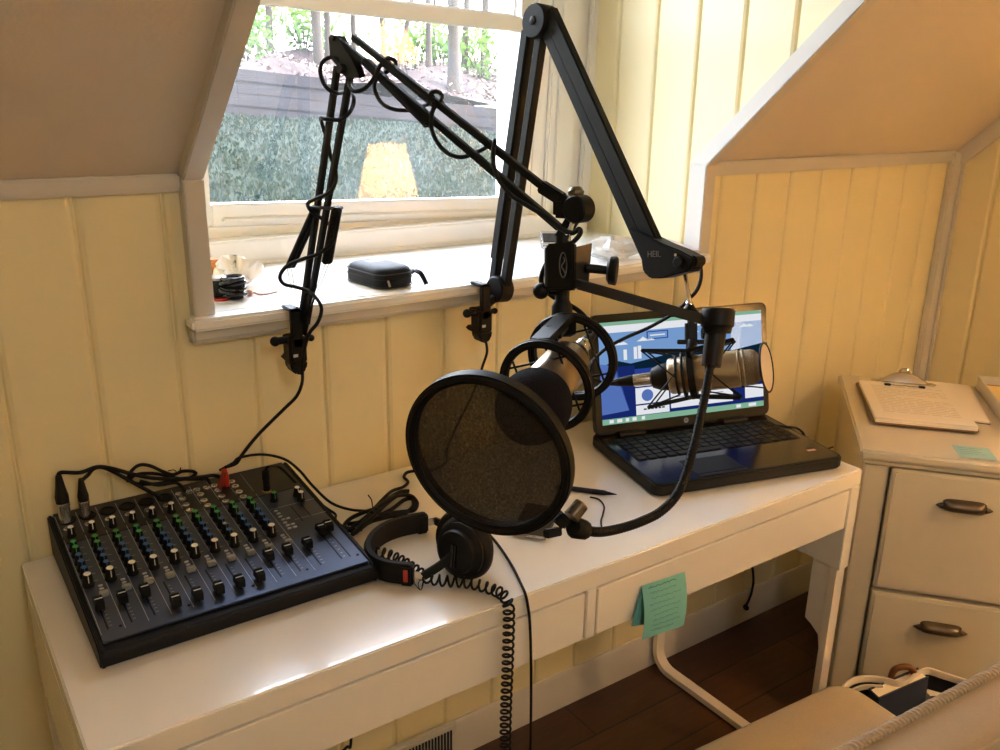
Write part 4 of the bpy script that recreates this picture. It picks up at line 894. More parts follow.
for t, nm in ((.017, 'zipper'), (.0265, 'piping'), (.003, 'piping')):
    mb = MB(); mb.tube([o_+pu*(pw/2+(x-pw/2)*1.012)+pv*(pl_/2+(y-pl_/2)*1.012)+Z*t for x, y in rrect(0, 0, pw, pl_, .022, 5)], .0011, 6, closed=True); mb.build(nm, 'blk2' if nm == 'zipper' else 'pouchp', PO)
s0 = o_+pu*(pw)+pv*.018+Z*.02
mb = MB(); sp = spline([s0, s0+pu*.008+Z*.004, s0+pu*.013-pv*.012+Z*.001, s0+pu*.014-pv*.022-Z*.008, s0+pu*.014-pv*.030-Z*.0175], 5)
for i in range(len(sp)-1): mb.bar(sp[i], sp[i+1]+(sp[i+1]-sp[i])*.15, .0085, .0026, _r)
mb.build('wrist_strap', 'pouch', PO)
mb = MB(); g = o_+pu*.016-pv*.001+Z*.017; mb.bar(g, g-pv*.006-Z*.010, .004, .0015, pu); g = o_+pu*(pw-.01)+pv*.075+Z*.017; mb.bar(g, g+pu*.012+Z*.006, .004, .0015, pv); mb.build('zip_pull', 'silver', PO)
def sheet(name, pts, th, m, label, cat, grp=None, curl=0):
    mb = MB(); o = pts[0]; mb.prism([(0, 0)]+[((p-o).dot(X), (p-o).dot(Y)) for p in pts[1:]], o, X, Y, Z, th); return single(name, mb, m, label, cat, o, grp)
sheet('paper_sheet', [V((.55, -.02, ZS)), V((.64, -.035, ZS)), V((.72, .10, ZS)), V((.56, .13, ZS))], .0012, 'paper', 'thin white sheet lying flat under the black pouch on the sill', 'paper')
PO.location.z += .0014
sheet('paper_slip', [A(452, 263, z=ZS), A(478, 262.5, z=ZS), A(480, 260, z=ZS), A(455, 260.5, z=ZS)], .0010, 'btn', 'small grey slip lying on the sill left of the heavy boom arm', 'paper')
# clutter at the left end of the sill
lc = A(236, 300.5, z=ZS)
cw = thing('coiled_cable', 'small tight coil of glossy black cable at the left end of sill', 'cable', lc)
for j in range(7):
    mb = MB(); mb.torus(lc+V((.004*math.sin(j*2.1), .012+.003*math.cos(j*1.7), .006+.0052*j)), V((.18*math.sin(j), .2*math.cos(j*1.3), 1)), .0205-.0016*abs(j-3)*.6, .0033, 32, 8); mb.build('loop', 'lapg', cw)
mb = MB(); mb.cyl(lc+V((.002, .012, .002)), lc+V((.002, .012, .036)), .015); mb.build('core', 'blk2', cw)
lb = A(221, 300, z=ZS); bx = thing('film_canister', 'dark little canister with grey lid between the cable coil and the left casing', 'canister', lb+V((0, .012, 0)))
mb = MB(); mb.lathe(lb+V((0, .012, .0045)), Z, [(0, .013), (.002, .0145), (.03, .0145), (.032, .013)], 24); mb.build('can', 'lapm', bx)
mb = MB(); mb.lathe(lb+V((0, .012, .034)), Z, [(0, .0155), (.004, .0155), (.005, .013)], 24); mb.build('lid', 'btn', bx)
mb = MB(); mb.lathe(A(221, 299.5, z=ZS), Z, [(0, .016), (.003, .017), (.004, .016)], 28)
single('bottle_cap', mb, 'red', 'flat red plastic cap lying at the left end of the sill', 'cap', A(221, 300, z=ZS))
ob = A(216, 287, z=ZS)+V((.0, .02, 0)); mb = MB(); mb.box(ob+V((-.02, 0, 0)), ob+V((.02, .03, .045)), .004)
single('orange_box', mb, 'orange', 'little orange box behind the black cable coil by the left casing', 'box', ob)
sk = A(250, 296, z=ZS); mb = MB(); mb.tube(spline([sk, sk+V((.008, .004, .004)), sk+V((.015, -.002, .002)), sk+V((.03, -.004, .001)), sk+V((.05, .004, .001))], 6), .0016, 6); mb.ball(sk+V((0, .002, .005)), .006, 12, 8)
single('earphone', mb, mat('pink_plastic', '#B58A80', .5), 'small pinkish earphone with a thin lead beside the cable coil on the sill', 'earphone', sk)
def crumple(c, rx, ry, rz, seed, nu=22, nv=12, amp=.25):
    r = random.Random(seed); ph_ = [(r.uniform(2, 7), r.uniform(2, 7), r.uniform(0, 6)) for _ in range(6)]
    mb = MB(); rows = []
    for j in range(nv+1):
        b_ = PI*j/nv-PI/2; row = []
        for i in range(nu):
            a_ = 2*PI*i/nu; k = 1+amp*sum(math.sin(p*a_*.5*2+q*b_+s) for p, q, s in ph_ if True)/3.2 if 0 < j < nv else 1
            k = 1+amp*sum(math.sin(round(p)*a_+q*b_+s) for p, q, s in ph_)/3.2
            row.append(mb.bm.verts.new(c+V((rx*math.cos(b_)*math.cos(a_)*k, ry*math.cos(b_)*math.sin(a_)*k, max(0, rz*(1+math.sin(b_))*k*.5)))))
        rows.append(row)
    for p, q in zip(rows, rows[1:]):
        for i in range(nu): mb.f([p[i], p[(i+1) % nu], q[(i+1) % nu], q[i]])
    return mb
wc = A(232, 272, z=ZS)+V((0, -.12, 0)); wc = V((.425, .17, ZS))
single('tissue', crumple(wc, .038, .03, .046, 4), 'paper', 'crumpled white tissue behind the black cable coil on the sill', 'tissue', wc, angle=25)
gp_ = V((1.17, .20, ZS)); gd = thing('card_reader', 'small silver gadget lying on sill near the window corner', 'gadget', gp_)
gx = V((.85, -.53, 0)).normalized(); gy = Z.cross(gx); gz = (Z*.94-gx*.0+gy*-.34).normalized(); gy2 = gz.cross(gx)
mb = MB(); mb.obox(gp_+Z*.02, gx, gy2, gz, (.05, .07, .012), .003); mb.build('body', 'silver', gd)
mb = MB(); mb.obox(gp_+Z*.02+gz*.0065, gx, gy2, gz, (.038, .04, .001), .0003); mb.build('window_panel', 'glassy', gd)
mb = MB(); mb.obox(gp_+Z*.006+gy*.01, gx, gy, Z, (.04, .03, .0115), .002); mb.build('stand', 'btn', gd)
pb = A(632, 262, z=ZS)+V((-.01, .05, 0)); single('plastic_bag', crumple(pb, .065, .05, .042, 11, 26, 14, .3), 'plasticbag', 'crumpled clear plastic bag on the right of the sill behind the arm', 'bag', pb, angle=20)
mb = MB(); mb.tube(spline([A(598, 252, z=ZS+.003), A(601, 246, z=1.113), A(607, 243, z=1.12), A(613, 244.5, z=1.115), A(616, 248, z=1.108)], 6), .0018, 6)
single('adapter_lead', mb, 'rub', 'short black lead arching over the sill beside the clear bag', 'cable', A(598, 252, z=ZS))
nb = V((1.372, .035, ZS)); N_ = thing('notebook', 'pale pink notebook on the right end of sill partly behind the arm head', 'notebook', nb)
na = math.radians(-18); nx, ny = V((math.cos(na), math.sin(na), 0)), V((-math.sin(na), math.cos(na), 0))
mb = MB(); mb.obox(nb+Z*.008, nx, ny, Z, (.094, .148, .012), .001); mb.build('pages', 'paper', N_)
for z_ in (.0013, .0148): 
    mb = MB(); mb.obox(nb+Z*z_, nx, ny, Z, (.10, .154, .002), .0006); mb.build('cover', 'lav', N_)
# ------------------------------------------------------------------ filing cabinet (own axes: x along its front, y to the back)
CA = math.radians(-50.3); CO = V((1.59, -.397, 0))
FC = thing('filing_cabinet', 'cream two-drawer filing cabinet standing askew beyond the right end of the desk', 'cabinet', CO, CA, world=False)
cwid, cdep = .43, .555
mb = MB(); mb.box((.004, .034, .05), (cwid-.004, cdep-.01, .686)); mb.build('carcass', 'cab', FC)
for x0, x1 in ((.003, .055), (cwid-.055, cwid-.003)):
    mb = MB(); mb.box((x0, .0, .0), (x1, .03, .686), .003); mb.build('stile', 'cab', FC)
for y0, y1 in ((.03, .06), (cdep-.06, cdep-.012)):
    mb = MB(); mb.box((.0035, y0, 0), (.02, y1, .686), .003); mb.build('side_rail', 'cab', FC)
mb = MB(); mb.box((.02, .02, 0), (cwid-.02, cdep-.03, .055), .003); mb.build('plinth', 'cab', FC)
mb = MB(); mb.box((-.009, -.012, .697), (cwid+.009, cdep, .72), .005, 3); mb.box((-.003, -.006, .686), (cwid+.003, cdep-.003, .698), .003); mb.build('cabinet_top', 'cab', FC)
for z0, z1, hz in ((.389, .682, .612), (.090, .379, .308)):
    mb = MB(); mb.box((.0605, -.006, z0), (cwid-.0605, .016, z1), .002); mb.box((.0655, -.009, z0+.005), (cwid-.0655, -.004, z1-.005), .0022)
    dr_ = mb.build('drawer', 'cab', FC)
    mb = MB(); mb.box((.062, .014, z0-.003), (cwid-.062, .1, z0+.0005)); mb.build('drawer_runner', 'cab', dr_)
    mb = MB(); cx0 = .213; rows = []
    for i in range(17):
        a_ = i/16*2-1; wx = .043*a_; k = math.sqrt(max(0.02, 1-abs(a_)**5)); row = []
        for j in range(11):
            b_ = PI*j/10; row.append(mb.bm.verts.new(V((cx0+wx, -.0085-.021*math.sin(b_)*k, hz+.0145*math.cos(b_)*(.55+.45*k)+.003))))
        rows.append(row)
    for p, q in zip(rows, rows[1:]):
        for j in range(10): mb.f([p[j], p[j+1], q[j+1], q[j]])
    mb.f(rows[0]); mb.f(rows[-1][::-1])
    for s_ in (-1, 1): mb.lathe(V((cx0+s_*.042, -.0105, hz)), X*s_, [(0, .0075), (.004, .0062), (.008, .0045), (.014, .0012)], 12); mb.ball(V((cx0+s_*.046, -.012, hz+.0)), .0042, 10, 6)
    mb.build('handle', 'bronze', dr_)
cl2w = lambda x, y, z: CO+V((math.cos(CA), math.sin(CA), 0))*x+V((-math.sin(CA), math.cos(CA), 0))*y+Z*z
ZT = .7202
def ctop(name, label, cat, x, y, rz=0, z=ZT, **k): return thing(name, label, cat, cl2w(x, y, z), CA+rz, world=False, **k)
fo = ctop('folder', 'pinkish white folder lying under the clipboard on the cabinet top', 'folder', .200, .398, math.radians(-3))
mb = MB(); mb.box((-.11, -.15, 0), (.11, .145, .002), .0006); mb.build('back_cover', 'board', fo)
mb = MB(); mb.box((-.109, -.149, .002), (.109, .144, .006), .001); mb.build('pages', 'paper', fo)
kb = ctop('clipboard', 'clipboard with a thick wad of printed sheets on the cabinet top', 'clipboard', .142, .305, math.radians(1.5), ZT+.0064)
mb = MB(); mb.prism(rrect(-.115, -.152, .115, .156, .012), V((0, 0, 0)), X, Y, Z, .0035, .001); mb.build('board', 'board', kb)
mb = MB()
for i, (dx, dy, th) in enumerate(((0, 0, .006), (.001, .002, .004), (-.002, -.001, .0022))):
    z0 = .0036+sum((.006, .004, .0022)[:i]); mb.box((-.109+dx, -.150+dy, z0), (.109+dx, .135+dy, z0+th), .0006)
pp_ = mb.build('paper_wad', 'paper', kb)
mb = MB(); r = random.Random(5)
for j in range(17):
    y_ = .098-.0125*j; x = -.085
    while x < .08:
        w = r.uniform(.012, .05); mb.poly([V((x, y_, .01595)), V((min(x+w, .085), y_, .01595)), V((min(x+w, .085), y_+.0034, .01595)), V((x, y_+.0034, .01595))]); x += w+.005
        if r.random() < .12: break
mb.build('print', 'print', pp_)
mb = MB(); mb.prism([(-.080, 0), (-.07, .012), (.07, .012), (.080, 0), (.07, -.012), (-.07, -.012)], V((0, .142, .0158)), X, Y, Z, .0025, .0008)
mb.grid(14, 5, lambda a, b: V(((a-.5)*.145*(1-.45*b), .137+.018*b, .018+.018*math.sin(b*PI*.6)*(1-abs(2*a-1)**3)+.006*b)))
cm_ = mb.build('clip', 'chrome', kb)
mb = MB(); mb.tube([V((.014*math.cos(t*PI/8), .153+.009*math.sin(t*PI/8)*.3, .034+.016*math.sin(t*PI/8))) for t in range(0, 9)], .0028, 8); mb.tube([V((x_, .146, .022+.004*math.cos(x_*60))) for x_ in [-.04+.008*i for i in range(11)]], .003, 8); mb.build('clip_spring', 'chrome', cm_)
for x in (-.052, .030):
    mb = MB(); mb.box((x, .104, .0158), (x+.016, .115, .0205), .0015); mb.build('rubber_tip', 'blk2', cm_)
mb = MB(); mb.tube(spline([V((-.036, .110, .0178)), V((-.01, .108, .0178)), V((-.002, .112, .0178)), V((.008, .108, .0178)), V((.03, .110, .0178))], 5), .0015, 6); mb.build('lever_wire', 'silver', cm_)
st = ctop('sticky_note', 'pale teal sticky note flat on the front edge of the cabinet top', 'note', .226, .042, math.radians(2))
mb = MB(); mb.grid(6, 6, lambda a, b: V(((a-.5)*.076, (b-.5)*.076, .0004+.002*(1-b)**3))); mb.build('sheet', 'tealp', st)
mb = MB()
for j in range(5):
    mb.tube([V((-.030+.0026*k, .024-.011*j+.0012*math.sin(k*2.1+j), .0008+.002*(.5+.14*j+.05-.5)**3*0+.0003)) for k in range(21-(j*5) % 7)], .0003, 4)
mb.build('handwriting', 'teald', st)
ty_ = ctop('letter_tray', 'white letter tray with odds and ends at the right edge of the cabinet top', 'tray', .385, .34)
mb = MB(); mb.box((-.055, -.19, 0), (.042, .19, .004), .001); mb.build('tray_floor', 'cab', ty_)
for lo, hi in (((-.055, -.19, 0), (-.050, .19, .036)), ((.037, -.19, 0), (.042, .19, .036)), ((-.055, -.19, 0), (.042, -.185, .036)), ((-.055, .185, 0), (.042, .19, .036))):
    mb = MB(); mb.box(lo, hi, .0012); mb.build('tray_wall', 'trim', ty_)
bk = ctop('notepad', 'yellowish notepad lying inside the white letter tray', 'notepad', .378, .42, 0, ZT+.004)
mb = MB(); mb.box((-.04, -.09, 0), (.036, .09, .016), .001); mb.build('pages', mat('cream_pages', '#E2C98F', .7), bk)
mb = MB(); mb.box((-.0402, .08, -.0), (.0362, .0905, .0165), .001); mb.build('binding', 'board', bk)
mk = ctop('marker_pen', 'short black marker lying in the white letter tray before the notepad', 'pen', .376, .285, .4, ZT+.0095)
mb = MB(); mb.cyl(V((-.03, 0, 0)), V((.012, 0, 0)), .0052); mb.build('barrel', 'blk2', mk)
mb = MB(); mb.lathe(V((.012, 0, 0)), X, [(0, .0056), (.018, .0054), (.02, .003)], 14); mb.build('cap', 'blk', mk)
# ------------------------------------------------------------------ chair
CH = thing('chair', 'beige upholstered chair with corded edge drawn up before the desk', 'chair', (.985, -.80, 0), math.radians(-4), world=False)
def cushion(mb, x0, x1, y0, y1, z0, z1, r, puff):
    n = 7; rings = []
    for t, ins, z in ((0, .012, z0), (0, .002, z0+.008), (0, 0, z0+.02), (0, 0, z1-.016), (0, .004, z1-.006), (0, .014, z1)):
        rings.append([mb.bm.verts.new(V((x, y, z))) for x, y in rrect(x0+ins, y0+ins, x1-ins, y1-ins, r, n)])
    for p, q in zip(rings, rings[1:]):
        for i in range(len(p)): mb.f([p[i], p[(i+1) % len(p)], q[(i+1) % len(p)], q[i]])
    mb.f(rings[0][::-1]); cx_, cy_ = (x0+x1)/2, (y0+y1)/2; prev = rings[-1]
    for k in (.8, .55, .3, .08):
        q = [mb.bm.verts.new(V((cx_+(v.co.x-cx_)*k, cy_+(v.co.y-cy_)*k, z1+puff*(1-k*k)))) for v in rings[-1]]
        for i in range(len(q)): mb.f([prev[i], prev[(i+1) % len(q)], q[(i+1) % len(q)], q[i]])
        prev = q
    mb.f(prev)
mb = MB(); cushion(mb, -.205, .198, -.19, .158, .390, .460, .045, .010); mb.build('seat', 'chair', CH)
mb = MB(); mb.box((-.19, -.18, .350), (.188, .135, .391), .006); mb.build('seat_rail', 'wood', CH)
for x, y in ((-.165, .10), (.163, .10), (-.165, -.165), (.163, -.165)):
    mb = MB(); s_ = 1 if x > 0 else -1; mb.prism([(-.019, -.019), (.019, -.019), (.019, .019), (-.019, .019)], V((x, y, 0)), X, Y, Z, .35, .003); mb.build('leg', 'wood', CH)
bt = math.radians(7); bu = V((0, -math.sin(bt), math.cos(bt))); bn = V((0, math.cos(bt), math.sin(bt))); bo = V((0, -.175, .40))
mb = MB(); hh, ww, th = .424, .370, .062
prof = rrect(-ww, 0, ww, hh, .035, 6)
rings = []
for t, ins in ((0, .012), (.004, .004), (.012, 0), (th-.006, 0), (th, .003)):
    rings.append([mb.bm.verts.new(bo+X*(x*(1-ins/ww))+bu*(hh/2+(y-hh/2)*(1-2*ins/hh))+bn*(t-th)) for x, y in prof])
for p, q in zip(rings, rings[1:]):
    for i in range(len(p)): mb.f([p[i], p[(i+1) % len(p)], q[(i+1) % len(p)], q[i]])
mb.f(rings[0][::-1]); mb.f(rings[-1]); mb.build('backrest', 'chairb', CH)
loop = [bo+X*x+bu*y+bn*(.001) for x, y in prof]
path = spline(loop, 3, True)
mb = MB()
for ph_ in (0, PI):
    L_ = 0; pts = []
    tot = sum((path[(i+1) % len(path)]-path[i]).length for i in range(len(path))); turns = round(tot/.0125)
    for i, p in enumerate(path):
        pass
    # resample and twist two strands
    N = turns*8; ds = [0]
    for i in range(len(path)): ds.append(ds[-1]+(path[(i+1) % len(path)]-path[i]).length)
    j = 0
    for k in range(N):
        d_ = ds[-1]*k/N
        while ds[j+1] < d_: j += 1
        t = (d_-ds[j])/max(1e-9, ds[j+1]-ds[j]); p = path[j % len(path)].lerp(path[(j+1) % len(path)], t); tn = (path[(j+1) % len(path)]-path[j % len(path)]).normalized(); s2 = tn.cross(bn)
        a_ = 2*PI*k/8+ph_; pts.append(p+(bn*math.cos(a_)+s2*math.sin(a_))*.0030)
    mb.tube(pts, .0036, 6, closed=True)
mb.build('welt_cord', 'chairb', CH)
mb = MB(); mb.tube([bo+X*(x*.985)+bu*(hh/2+(y-hh/2)*.97)+bn*(-th+.0015) for x, y in prof], .0022, 6, closed=True); mb.build('rear_seam', 'chairb', CH)
# ------------------------------------------------------------------ tote bag with books
bz = .35
TB = thing('tote_bag', 'dark tote bag with pale bound rim on the floor between chair and cabinet', 'bag', A(900, 690, z=0.0)*0+V((1.40, -.69, 0)))
rim_b = [A(x, y, z=bz+dz) for x, y, dz in ((842, 690, 0), (849, 681, 0), (862, 676.5, 0), (880, 677, 0), (897, 681.5, 0), (906, 681, 0), (915, 674, .004), (927, 668.5, .006), (943, 673, .004), (962, 679, 0), (975, 684, 0))]
fw = V((-.5, -.866, 0))
rim_f = [p+fw*w for p, w in zip(rim_b[::-1], (.02, .12, .16, .175, .18, .18, .175, .16, .14, .10, .03))]
loop = rim_b+rim_f; rl = spline(loop, 4, True)
cen = sum(loop, V((0, 0, 0)))/len(loop)
mb = MB(); prev = None
for t in (0, .25, .5, .75, 1):
    q = [mb.bm.verts.new(V((cen.x+(p.x-cen.x)*(1+.03*math.sin(t*PI)), cen.y+(p.y-cen.y)*(1+.03*math.sin(t*PI)), .004+(p.z-.004)*t))) for p in rl]
    if prev:
        for i in range(len(q)): mb.f([prev[i], prev[(i+1) % len(q)], q[(i+1) % len(q)], q[i]])
    else: mb.f(q[::-1])
    prev = q
mb.build('bag_body', 'navy', TB)
def ribbon(path, hgt, th, nm, m, par):
    mb = MB(); prev = None; n_ = len(path)
    for i, p in enumerate(path):
        d_ = path[(i+1) % n_]-path[i-1]; d_.z = 0; d_.normalize(); s2 = d_.cross(Z)
        q = [mb.bm.verts.new(p+s2*(x*th/2)+Z*z) for x, z in ((-1, -hgt), (1, -hgt), (1, .0), (.5, .002), (-.5, .002), (-1, 0))]
        if prev:
            for k in range(6): mb.f([prev[k], prev[(k+1) % 6], q[(k+1) % 6], q[k]])
        else: first = q
        prev = q
    for k in range(6): mb.f([prev[k], prev[(k+1) % 6], first[(k+1) % 6], first[k]])
    return mb.build(nm, m, par)
ribbon(rl, .012, .006, 'rim_binding', 'ivory', TB)
mb = MB(); ib = [p+fw*.014-Z*.014 for p in rim_b[1:4]]; ib = spline(ib, 4)
for p, q in zip(ib, ib[1:]): mb.bar(p, q+(q-p)*.1, .004, .010, fw)
mb.build('inner_binding', 'ivory', TB)
hd = A(904, 672, z=.355)
mb = MB(); hx = V((.866, -.5, 0)); mb.tube(spline([hd-hx*.026+Z*-.02, hd-hx*.022+Z*.004, hd-hx*.008+Z*.012, hd+hx*.010+Z*.010, hd+hx*.022-Z*.004, hd+hx*.026-Z*.025], 6), .0065, 10); mb.build('handle', 'leather', TB)
q0, q1 = A(881, 697, z=.335), A(927, 677, z=.352); bx_ = (q1-q0).normalized(); bzv = (A(905, 717, z=.26)-q0); bzv = (bzv-bx_*bzv.dot(bx_)).normalized(); byv = bx_.cross(bzv)
if byv.dot(CAM-q0) > 0: byv = -byv
bk1 = thing('book', 'slate blue hardback standing tilted in the dark tote bag', 'book', q0.lerp(q1, .5)-Z*.2)
W_ = (q1-q0).length+.01; cbk = q0.lerp(q1, .5)+bzv*.105
for o_ in (.0, .026): mb = MB(); mb.obox(cbk+byv*(o_+.001), bx_, bzv, byv, (W_, .21, .003), .0008); mb.build('cover', 'book', bk1)
mb = MB(); mb.obox(cbk+byv*.014, bx_, bzv, byv, (W_-.006, .204, .0225), .0006); mb.build('pages', 'paper', bk1)
mb = MB(); mb.obox(cbk+byv*.014-bx_*(W_/2-.001), bx_, bzv, byv, (.003, .21, .029), .0012); mb.build('spine', 'book', bk1)
for lbl, m_, px, py, rz, hgt in (('maroon book tucked in the tote bag left of the slate book', 'maroon', 872, 692, -.45, .30), ('maroon book behind slate book at the right inside the tote bag', 'maroon', 944, 686, -.5, .31)):
    p = A(px, py, z=hgt)+fw*.015; b_ = thing('book', lbl, 'book', V((p.x, p.y, .012)), rz, world=False)
    for y_ in (-.014, .0115): mb = MB(); mb.box((-.045, y_, 0), (.045, y_+.0025, hgt-.012), .0006); mb.build('cover', m_, b_)
    mb = MB(); mb.box((-.043, -.0115, .002), (.043, .0115, hgt-.015)); mb.build('pages', 'paper', b_)
# cords below the desk
mb = MB(); mb.tube(spline([V((1.70, -.012, .42)), V((1.70, -.016, .36)), A(753, 572, y=-.02), A(752, 590, y=-.02), A(748, 602, y=-.02), A(744.5, 607, y=-.02)], 8), .0035, 8); mb.ball(A(746, 607.5, y=-.02), .010, 12, 8, (1, .6, .9))
single('hanging_cord', mb, 'rub', 'black cord with a plug end hanging by the wall beneath the right of the desk', 'cord', A(746, 610, y=-.02))
mb = MB(); mb.tube(spline([V((.53, -.012, .60)), V((.53, -.016, .35)), A(351, 741, y=-.02), A(346, 748, y=-.02), A(330, 770, y=-.03), V((.50, -.04, .006))], 8), .003, 8)
single('power_cord', mb, 'rub', 'black cord running down the wall beneath the left desk drawer', 'cord', V((.5, -.04, 0)))
# ------------------------------------------------------------------ outside: a bank, a log retaining wall and woodland
def ground_z(x, y):
    n_ = .05*math.sin(x*2.1+y)+.04*math.sin(y*3.3-x*1.3); tilt = .08*(min(x, 9)-2.6)
    if y < 6: return .35+(y-1.0)*.182+n_*.4-tilt
    return 1.50+(min(y, 10)-6)*.085-max(0, y-10)*.05+n_*1.3+.05*math.sin(x*5+y*4)-tilt*max(0, 1-(y-6)*.2)
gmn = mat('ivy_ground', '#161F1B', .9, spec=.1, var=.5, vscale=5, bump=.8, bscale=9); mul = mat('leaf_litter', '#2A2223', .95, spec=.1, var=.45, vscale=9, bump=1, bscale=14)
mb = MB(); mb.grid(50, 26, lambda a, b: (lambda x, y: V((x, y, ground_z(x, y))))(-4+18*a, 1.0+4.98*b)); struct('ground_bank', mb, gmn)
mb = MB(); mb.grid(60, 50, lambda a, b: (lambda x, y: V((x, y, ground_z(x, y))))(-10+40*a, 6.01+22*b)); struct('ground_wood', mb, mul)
rw = thing('retaining_wall', 'grey stepped log retaining wall on the bank outside the window', 'wall', (2.6, 5.95, 1.1)); rw['kind'] = 'structure'; rw.rotation_euler = (0, .08, 0)
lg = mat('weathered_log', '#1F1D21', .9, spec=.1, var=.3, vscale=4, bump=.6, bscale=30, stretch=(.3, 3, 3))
for j in range(-1, 5):
    mb = MB(); z_ = 1.09+.095*j; x1 = 12 if j < 4 else 3.15
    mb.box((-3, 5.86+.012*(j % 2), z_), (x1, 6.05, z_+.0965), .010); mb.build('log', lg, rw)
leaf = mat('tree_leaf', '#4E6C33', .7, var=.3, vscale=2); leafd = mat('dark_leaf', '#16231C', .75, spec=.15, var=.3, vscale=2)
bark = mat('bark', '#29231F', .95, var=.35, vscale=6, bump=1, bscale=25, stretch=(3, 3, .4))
for m_ in (leaf, leafd):                                       # thin leaves let light through
    n, l = m_.node_tree.nodes, m_.node_tree.links; b = n['Principled BSDF']; t = n.new('ShaderNodeBsdfTranslucent'); t.inputs[0].default_value = b.inputs['Base Color'].default_value
    mx = n.new('ShaderNodeMixShader'); mx.inputs[0].default_value = .45; l.new(b.outputs[0], mx.inputs[1]); l.new(t.outputs[0], mx.inputs[2]); l.new(mx.outputs[0], n['Material Output'].inputs[0])
def leaves(mb, c, rx, ry, rz, n_, size, r):
    for _ in range(n_):
        a_, u = r.uniform(0, 2*PI), r.uniform(-1, 1); q = r.random()**.4; s2 = math.sqrt(1-u*u)
        p = c+V((rx*q*s2*math.cos(a_), ry*q*s2*math.sin(a_), rz*q*u)); d1 = V((r.gauss(0, 1), r.gauss(0, 1), r.gauss(0, .6))).normalized(); d2 = frame(d1)[0]
        s_ = size*r.uniform(.6, 1.3); mb.poly([p-d1*s_*.5, p+d2*s_*.28, p+d1*s_*.5, p-d2*s_*.28])
rk = .45                                                      # slender woodland stems
trees = [(228, 8.5, .16, 0), (272, 10, .17, 0), (318, 8.2, .22, 0), (327.5, 8.8, .15, 0), (355, 11, .16, 0), (382, 12, .2, 0), (404, 9, .13, .35), (427, 8.6, .14, 0), (434, 10.5, .10, 0), (452, 7.6, .27, 0), (467, 9.2, .17, 0), (486, 10.5, .22, 0), (515, 8.0, .25, 0)]
tl = ['slim grey trunk against the left casing outside window', 'thin straight trunk second from the left outside the window', 'dark trunk just left of the boom elbow outside window', 'slender trunk close beside the dark trunk left of the boom elbow', 'grey trunk just right of the left boom elbow outside', 'pale trunk behind the upper left boom tubes outside', 'leaning trunk between the boom arms outside the window', 'thin trunk right of the leaning trunk outside the window', 'very thin far trunk beside another thin one outside', 'widest grey trunk, near the right of the lower pane', 'thin trunk just right of the widest trunk outside window', 'hazy far trunk at the right edge of the lower pane', 'broad trunk seen behind the window\'s right frame']
r = random.Random(21)
for (px, y, rad, lean), lab in zip(trees, tl):
    p = A(px, 40, y=y); z0 = ground_z(p.x, y)-.1
    T = thing('tree', lab, 'tree', V((p.x, y, z0)), group='tree trunks in the wood beyond the bank')
    L = 19; pts = [V((p.x+lean*.6*(z_-1.9)+.04*math.sin(z_*1.7+px), y, z_)) for z_ in [z0+L*i/8 for i in range(9)]]
    mb = MB(); mb.tube(spline(pts, 4), lambda t: rad*rk*.5*(1.15-.6*t) if t > .01 else rad*rk*.8, 10); mb.build('trunk', bark, T)
    mb = MB(); q_ = V((p.x+lean*.6*(z0+2.6-1.9), y, z0+2.6)); mb.tube([q_, q_+V((.25, .05, .30)), q_+V((.5, .1, .8))], lambda t: rad*rk*(.25-.15*t), 6); mb.build('branch', bark, T)
sh = [(238, 36, 8.6, .42, .34), (252, 22, 11, .5, .3), (303, 26, 10, .45, .35), (412, 42, 9.5, .45, .3), (440, 44, 9.8, .5, .3), (482, 52, 9, .5, .35), (462, 40, 11.5, .6, .4), (340, 38, 13, .8, .45), (285, 14, 14, .9, .5)]
sl = ['low green shrub at the far left of the lower pane', 'leafy shrub above the log wall near the left casing', 'light green shrub left of the stout trunk', 'bright green shrub right of the leaning trunk', 'green shrub by the thin twin trunks', 'shrub at the right edge of the lower pane', 'far shrub behind the widest trunk', 'far green shrub behind the boom elbow', 'distant leafy shrub high on the bank']
for (px, py, y, rx, rz), lab in zip(sh, sl):
    p = A(px, py, y=y); g0 = ground_z(p.x, y); S_ = thing('shrub', lab, 'shrub', V((p.x, y, g0)), group='shrubs in the wood beyond the bank')
    mb = MB(); leaves(mb, V((p.x, y, max(g0+rz*.7, p.z))), rx, rx, rz, 420, .12, r); mb.build('foliage', leaf, S_)
    mb = MB()
    for k in range(5): mb.tube([V((p.x+.02*k-.04, y, g0-.05)), V((p.x+(k-2)*rx*.25, y+.05*(k % 2), max(g0+rz*.7, p.z)))], .012, 5)
    mb.build('stems', bark, S_)
mb = MB()
for _ in range(30000):                                          # ivy and grass on the bank
    y = 2.2+3.6*r.random(); x = .2+(y*1.05)*r.random()*1.05+.4; z_ = ground_z(x, y)
    p = V((x, y, z_)); d1 = V((r.gauss(0, .6), r.gauss(0, .6), .7+r.random())).normalized(); d2 = frame(d1)[0]; s_ = r.uniform(.02, .05)
    mb.poly([p, p+d1*s_*.6+d2*s_*.25, p+d1*s_, p+d1*s_*.6-d2*s_*.25])
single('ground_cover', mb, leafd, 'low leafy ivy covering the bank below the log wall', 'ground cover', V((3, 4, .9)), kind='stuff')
mb = MB()
